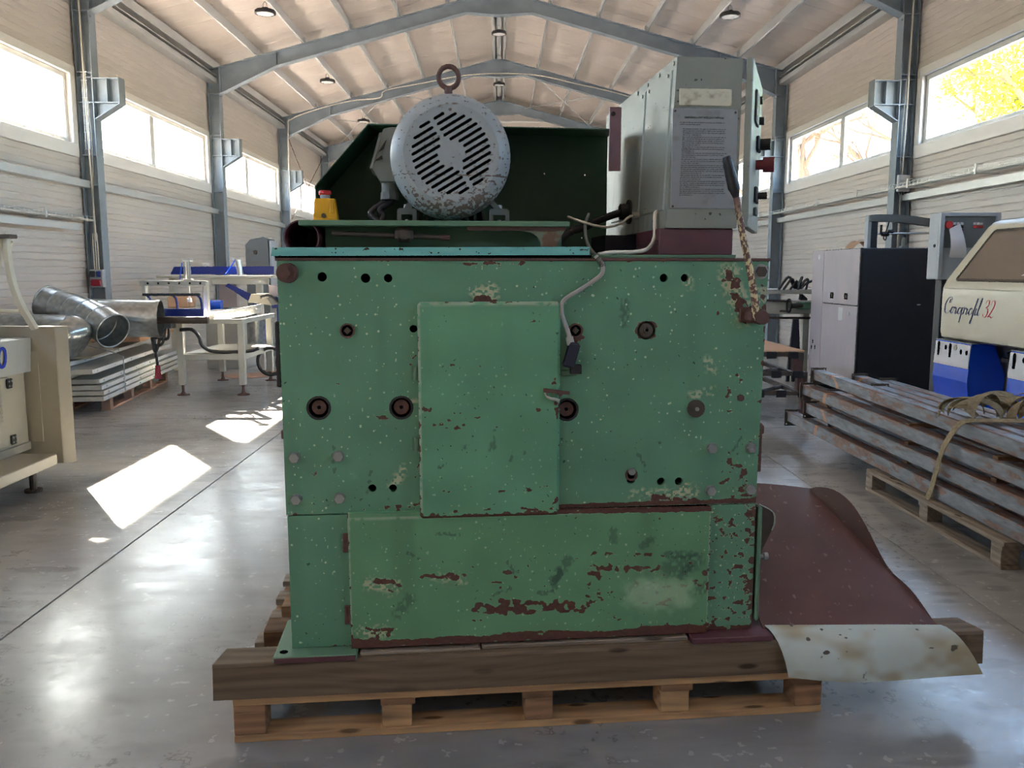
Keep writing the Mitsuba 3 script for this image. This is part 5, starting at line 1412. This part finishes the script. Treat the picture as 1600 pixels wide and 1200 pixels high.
# ---------------------------------------------------------------- pallet of white-edged panels
XF.append(yaw(7.5, -4.11, 8.86, 0))
pallet_key = None
XF.append(XF[-1] @ yaw(90, -.06, .42, 0))
pallet('pallet', 'reddish pallet under the stack of white-edged panels by the left wall', 2.5, .9, 4, ['pallet_red', 'pallet_red', 'pallet_red', 'pallet_red'])
XF.pop()
offs = [(0, 0, 3.4), (.0, .02, 3.4), (-.01, .0, 3.4), (-.05, .05, 3.35), (-.32, -.18, 3.5), (-.06, -.10, 3.2), (-.36, -.14, 3.5)]
nm7 = ['lowest', 'second', 'third', 'fourth', 'fifth', 'sixth', 'topmost']
for i, (ox, oy, ln) in enumerate(offs):
    z = .158 + .0585 * i
    p = thing('flat_panel', f'{nm7[i]} of the white-edged grey panels stacked on the reddish pallet', 'panel', 'white-edged panels on the pallet')
    part(p, 'sheet', bx(-.86 + ox * .2, ox, oy, oy + ln, z, z + .05, .004), 'fascia')
    part(p, 'edge_strip', bx(ox - .001, ox + .006, oy, oy + ln, z + .004, z + .046, .002), 'pvc', label='white edge strip')
    for q in range(4):
        part(p, 'edge_hole', cyl((ox + .005, oy + .15 + .6 * q, z + .025), (ox + .0075, oy + .15 + .6 * q, z + .025), .008, 8), 'dark')
solo('loose_board', hullm([(-1.0 + a, y, .572 + z) for a in (0, .80) for y, z in ((.35, .0), (.35, .02), (1.3, .015), (1.3, .035))]), 'cream', 'pale tilted board lying between the ducts and the stacked panels', 'board')
solo('wrapped_pack', hullm([(-.62, 1.5, .66), (.0, 1.45, .66), (-.02, 3.2, .66), (-.7, 3.2, .66), (-.62, 1.55, .77), (-.04, 1.52, .77), (-.06, 3.1, .77), (-.66, 3.1, .77)]), 'cardboard', 'brown wrapped pack on the panel stack under the straight duct', 'pack')
solo('packing_strap', sweep([(-.95, .9, .60), (-.55, .85, .72), (-.1, .75, .60), (.012, .72, .56), (.014, .72, .17)], .006, 5), 'lightgrey', 'thin pale band tied over the stacked panels, near one', 'strap')
solo('packing_strap', sweep([(-.4, 2.3, .80), (-.05, 2.2, .66), (.012, 2.15, .56), (.014, 2.15, .17)], .006, 5), 'lightgrey', 'thin pale band tied over the stacked panels, far one', 'strap')
XF.pop()

# ---------------------------------------------------------------- galvanized ducts
d1 = thing('spiral_duct', 'large galvanized duct lying at the left behind the cream machine', 'duct')
part(d1, 'tube', pipe((-5.40, 8.98, .83), (-4.46, 8.98, .82), .232, .228, 48), 'zinc', smooth=40)
part(d1, 'end_elbow', sweep([(-4.50, 8.98, .82), (-4.42, 8.98, .815), (-4.36, 8.97, .80), (-4.335, 8.97, .78)], [.231, .222, .19, .12], 40), 'zinc', smooth=40)
d2 = thing('elbow_duct', 'segmented galvanized elbow duct lying across the other ducts', 'duct')
ep = [np.array(q) for q in ((-5.03, 9.62, 1.15), (-4.86, 9.58, 1.10), (-4.66, 9.50, 1.055), (-4.48, 9.42, 1.01), (-4.30, 9.32, .945), (-4.13, 9.22, .865))]
dirs = [ep[1] - ep[0]] + [ep[k + 1] - ep[k - 1] for k in range(1, 5)] + [ep[5] - ep[4]]
rings = []
for pnt, dd in zip(ep, dirs):
    dd = dd / np.linalg.norm(dd)
    a = np.cross(dd, (0, 1, .2)); a /= np.linalg.norm(a); b_ = np.cross(dd, a)
    t = np.arange(40) * 2 * math.pi / 40
    rings.append(pnt + .19 * (np.cos(t)[:, None] * a + np.sin(t)[:, None] * b_))
for k in range(5):
    v = np.vstack([rings[k], rings[k + 1]]); i = np.arange(40); j = (i + 1) % 40
    part(d2, 'segment', trimesh.Trimesh(v, np.vstack([np.c_[i, j, j + 40], np.c_[i, j + 40, i + 40]]), process=False), 'zinc', smooth=60)
for k in range(6):
    part(d2, 'seam_ring', sweep(rings[k] + 0, .009 if k in (0, 5) else .006, 6, closed=True), 'zinc', smooth=True)
d3 = thing('straight_duct', 'straight open-ended galvanized duct lying behind the elbow duct', 'duct')
part(d3, 'tube', pipe((-4.85, 9.86, .975), (-3.93, 10.01, .950), .215, .211, 48), 'zinc', smooth=40)
part(d3, 'end_ring', pipe((-3.96, 10.005, .951), (-3.925, 10.011, .950), .222, .21, 48), 'zinc', smooth=40)
part(d3, 'rivet', [cyl((-4.35 + .1 * q, 9.945 + .016 * q, 1.17), (-4.35 + .1 * q, 9.945 + .016 * q, 1.188), .010, 8) for q in range(4)], 'wire')

# ---------------------------------------------------------------- assembly table with blue fence
tb_ = thing('assembly_table', 'grey-white assembly table with blue fence, roller and pneumatic cylinder', 'machine')
for x, y in ((-3.895, 10.38), (-3.165, 10.38), (-3.86, 11.78), (-3.20, 11.78)):
    l = part(tb_, 'leg', bx(x, x + .075, y, y + .075, .125, .90, .004), 'whitepaint')
    part(l, 'levelling_foot', [cyl((x + .037, y + .037, 0), (x + .037, y + .037, .012), .075, 18), cyl((x + .037, y + .037, .012), (x + .037, y + .037, .05), .035, 12, .016), cyl((x + .037, y + .037, .05), (x + .037, y + .037, .125), .016, 10)], 'rust')
part(tb_, 'shelf_rail', bx(-3.82, -3.165, 10.39, 10.45, .43, .50, .004), 'whitepaint')
part(tb_, 'shelf_rail', bx(-3.16, -3.10, 10.455, 11.78, .43, .50, .004), 'whitepaint')
part(tb_, 'shelf_rail', bx(-3.88, -3.82, 10.455, 11.78, .43, .50, .004), 'whitepaint')
part(tb_, 'shelf', bx(-3.82, -3.16, 10.45, 11.75, .50, .51), 'fascia')
part(tb_, 'top_frame', [bx(-3.9, -3.09, 10.36, 10.42, .87, .925, .004), bx(-3.9, -3.84, 10.42, 11.85, .87, .925, .004), bx(-3.15, -3.09, 10.42, 11.85, .87, .925, .004)], 'whitepaint')
part(tb_, 'roller', cyl((-4.24, 10.20, .925), (-3.44, 10.20, .925), .042, 20), 'darksteel', smooth=40)
part(tb_, 'roller_guard', bx(-4.24, -3.40, 10.28, 10.36, .93, .96, .004), 'pvc')
part(tb_, 'fence', bx(-4.23, -3.53, 10.30, 10.32, .965, 1.055, .003), 'blue')
for x in (-4.17, -3.86, -3.57):
    part(tb_, 'fence_bracket', sweep(spline([(x - .02, 10.31, 1.21), (x + .01, 10.31, 1.17), (x + .02, 10.31, 1.11), (x + .02, 10.31, 1.05)], 4), .014, 6), 'blue')
part(tb_, 'clamp_bar', bx(-4.24, -3.56, 10.29, 10.32, 1.205, 1.238, .004), 'navygrey')
part(tb_, 'gantry_post', bx(-4.28, -4.235, 10.38, 10.46, .87, 1.38, .004), 'whitepaint')
part(tb_, 'gantry_post', bx(-3.55, -3.50, 10.38, 10.46, .93, 1.38, .004), 'whitepaint')
gb = part(tb_, 'gantry_beam', bx(-4.30, -3.51, 10.37, 10.44, 1.325, 1.385, .004), 'fascia')
for q in range(6):
    part(gb, 'hole', cyl((-4.2 + .125 * q, 10.366, 1.355), (-4.2 + .125 * q, 10.371, 1.355), .012, 10), 'dark')
cy = part(tb_, 'cylinder', [cyl((-3.73, 10.42, 1.39), (-3.73, 10.42, 1.62), .030, 16), bx(-3.78, -3.68, 10.37, 10.47, 1.615, 1.65, .006), bx(-3.78, -3.68, 10.37, 10.47, 1.375, 1.405, .006)], 'wire')
part(cy, 'tie_rod', [cyl((-3.765, 10.385, 1.40), (-3.765, 10.385, 1.62), .007, 6), cyl((-3.695, 10.385, 1.40), (-3.695, 10.385, 1.62), .007, 6)], 'bolt')
part(tb_, 'piston_rod', [cyl((-3.73, 10.42, 1.16), (-3.73, 10.42, 1.33), .012, 8), cyl((-3.73, 10.42, 1.13), (-3.73, 10.42, 1.17), .03, 8)], 'wire')
pp = sg.Polygon([(10.40, .90), (11.95, .93), (11.95, 1.05), (10.40, 1.0)]).difference(unary_union([circ(10.55 + .15 * q, .97 + .004 * q, .016, 10) for q in range(9)]))
m_ = prism(pp, .006, 'yz', 0)
sk = np.eye(4); sk[0, 1] = .085; sk[0, 3] = -3.43 - .085 * 10.4
m_.apply_transform(sk)
part(tb_, 'perforated_side', m_, 'wire')
part(tb_, 'conveyor_bed', bx(-3.9, -3.45, 10.45, 11.9, .94, .98, .004), 'fascia')
part(tb_, 'blue_sensor_box', bx(-4.36, -4.28, 10.22, 10.30, .945, 1.045, .005), 'brightblue')
part(tb_, 'junction_block', bx(-4.2, -3.9, 10.25, 10.4, .82, .88, .006), 'midgrey')
solo('black_hose', sweep(spline([(-3.84, 10.36, .80), (-3.70, 10.36, .80), (-3.62, 10.36, .72), (-3.58, 10.37, .60), (-3.45, 10.42, .53), (-3.1, 10.5, .525), (-2.95, 10.5, .56)], 6), .022, 8), 'rubber', 'black hose running from the table leg along the shelf', 'hose', smooth=True)
for q in range(3):
    solo('hanging_cable', sweep(spline([(-4.18 + .03 * q, 10.30, .90), (-4.15 + .03 * q, 10.28, .72), (-4.12 + .015 * q, 10.27, .55 + .08 * q), (-4.08 + .06 * q, 10.27, .60 + .05 * q), (-4.02 + .04 * q, 10.28, .85)], 5), .016, 6), 'rubber', f'{["longest", "middle", "shortest"][q]} black cable loop hanging at the left end of the assembly table', 'cable', group='cable loops at the left end of the assembly table')
pl = thing('red_plug', 'red power plug hanging on a black cable at the assembly table', 'plug')
part(pl, 'cable', sweep(spline([(-4.13, 10.28, .88), (-4.12, 10.27, .65), (-4.105, 10.27, .50), (-4.095, 10.27, .38)], 5), .016, 8), 'rubber', smooth=True)
part(pl, 'body', cyl((-4.095, 10.27, .24), (-4.095, 10.27, .38), .038, 14, .028), 'socket_red')
part(pl, 'flange', cyl((-4.095, 10.27, .22), (-4.095, 10.27, .25), .042, 14), 'socket_red')
for q, (cx, r, z) in enumerate(((-3.02, .17, .32), (-2.74, .20, .30))):
    solo('hose_loop', sweep([(cx + r * math.cos(t), 11.3, z + r * math.sin(t) * 1.05) for t in np.arange(32) * 2 * math.pi / 32], .022, 8, closed=True), 'rubber', f'coil of black hose hanging under the table, {["left", "right"][q]} one', 'hose', smooth=True)
solo('black_hose', sweep(spline([(-3.15, 11.4, 1.16), (-3.02, 11.4, 1.17), (-2.88, 11.35, 1.05), (-2.80, 11.3, .90), (-2.70, 11.3, .70), (-2.74, 11.3, .5)], 6), .020, 8), 'rubber', 'black hose arching from the table top down beside the green saw', 'hose', smooth=True)
for q in range(3):
    solo('hose_loop', sweep([(-2.76 + .02 * q + .075 * math.cos(t), 11.25 + .03 * q, .93 + (.13 + .02 * q) * math.sin(t)) for t in np.arange(28) * 2 * math.pi / 28], .014, 7, closed=True), 'rubber', f'{["front", "middle", "rear"][q]} ring of the small black hose coil beside the blue column', 'hose', smooth=True)

# ---------------------------------------------------------------- blue conveyor machine behind
bc = thing('blue_conveyor', 'blue and white conveyor machine behind the assembly table', 'machine')
part(bc, 'blue_beam', hullm([(x, y, z) for y in (13.0, 13.1) for x, z in ((-4.92, 1.45), (-4.86, 1.565), (-3.40, 1.57), (-3.40, 1.45))]), 'blue')
part(bc, 'table_plate', bx(-5.1, -3.40, 12.9, 13.6, 1.395, 1.435, .006), 'whitepaint')
part(bc, 'apron', bx(-4.3, -3.45, 12.95, 13.0, 1.30, 1.395, .005), 'whitepaint')
part(bc, 'post', bx(-3.66, -3.57, 13.0, 13.1, 0, 1.395, .006), 'whitepaint')
part(bc, 'post', bx(-4.95, -4.86, 13.0, 13.1, 0, 1.395, .006), 'whitepaint')
for q in range(2):
    part(bc, 'blue_arm', hullm([(-4.05 + .02 * q, 12.8 + .2 * q, 1.28 - .05 * q), (-4.0 + .02 * q, 12.8 + .2 * q, 1.32 - .05 * q), (-3.62, 12.8 + .2 * q, 1.02 - .08 * q), (-3.62, 12.8 + .2 * q, 1.13 - .08 * q), (-4.05 + .02 * q, 12.86 + .2 * q, 1.28 - .05 * q), (-3.62, 12.86 + .2 * q, 1.02 - .08 * q), (-3.62, 12.86 + .2 * q, 1.13 - .08 * q)]), 'blue')
part(bc, 'cylinder', [cyl((-3.86, 12.95, 1.44), (-3.90, 12.95, 1.68), .045, 14), bx(-3.97, -3.83, 12.9, 13.0, 1.67, 1.70, .004)], 'wire')
part(bc, 'fitting', bx(-4.45, -4.36, 13.0, 13.1, 1.57, 1.62, .01), 'pvc')
for q, pts in enumerate(([(-4.70, 12.9, 1.62), (-4.72, 12.88, 1.5), (-4.73, 12.86, 1.38)], [(-3.92, 12.9, 1.66), (-4.02, 12.88, 1.50), (-4.08, 12.88, 1.44)])):
    part(bc, 'air_tube', sweep(spline(pts, 5), .010, 5), 'brightblue')
part(bc, 'steel_drum', cyl((-3.55, 12.6, .42), (-3.55, 12.6, .85), .14, 24), 'zinc', smooth=40)
part(bc, 'drum_base', cyl((-3.55, 12.6, .36), (-3.55, 12.6, .42), .19, 24), 'wire')
part(bc, 'pale_cover', hullm([(-3.55, 12.2, 1.06), (-3.22, 12.2, 1.02), (-3.5, 12.2, 1.18), (-3.32, 12.2, 1.18), (-3.55, 12.5, 1.06), (-3.22, 12.5, 1.02), (-3.5, 12.5, 1.18), (-3.32, 12.5, 1.18)]), 'cream')
part(bc, 'pink_panel', bx(-4.28, -4.0, 13.2, 13.3, .95, 1.32, .006), 'pinkgrey')
part(bc, 'motor_box', bx(-4.72, -4.42, 12.3, 12.6, .98, 1.14, .012), 'cardboard')
part(bc, 'blue_motor', cyl((-4.15, 12.3, 1.02), (-3.95, 12.3, 1.02), .07, 16), 'brightblue')
part(bc, 'cabinet', bx(-4.5, -3.9, 13.2, 13.8, 0, .80, .01), 'fascia')
bcol = thing('blue_column', 'blue steel column with pale side beside the green saw left edge', 'machine')
part(bcol, 'column', bx(-3.28, -3.17, 12.7, 12.85, .0, 1.0, .006), 'blue')
part(bcol, 'pale_side', bx(-3.165, -3.08, 12.72, 12.85, .0, .96, .006), 'pvc')
part(bcol, 'head', bx(-3.36, -3.05, 12.6, 13.0, 1.14, 1.30, .01), 'pinkgrey')
part(bcol, 'blue_panel', bx(-3.34, -3.22, 12.65, 12.7, .96, 1.12, .005), 'blue')
gm = thing('grey_machine', 'grey upright machine housing against the left wall behind the blue conveyor', 'machine')
part(gm, 'housing', prism([(-4.37, 1.55), (-4.37, 1.95), (-4.28, 2.04), (-4.06, 2.08), (-3.99, 2.05), (-3.97, 1.55), (-4.0, 0), (-4.37, 0)], .5, 'xz', 15.0), 'midgrey')
part(gm, 'knob', cyl((-4.2, 14.97, 1.82), (-4.2, 15.0, 1.82), .035, 14), 'darksteel')
part(gm, 'side_cover', bx(-3.97, -3.93, 15.02, 15.45, 1.2, 2.02, .006), 'lightgrey')
for q, pts in enumerate(([(-4.05, 12.4), (-3.75, 12.0), (-3.3, 12.15), (-3.55, 12.75)], [(-3.55, 12.9), (-3.2, 12.3), (-2.75, 12.4), (-2.9, 13.1)])):
    solo('cardboard_sheet', prism(pts, .006, 'xy', .001 + .007 * q), 'pallet_red', f'flat reddish cardboard on the floor under the assembly table, {["left", "right"][q]} one', 'cardboard')
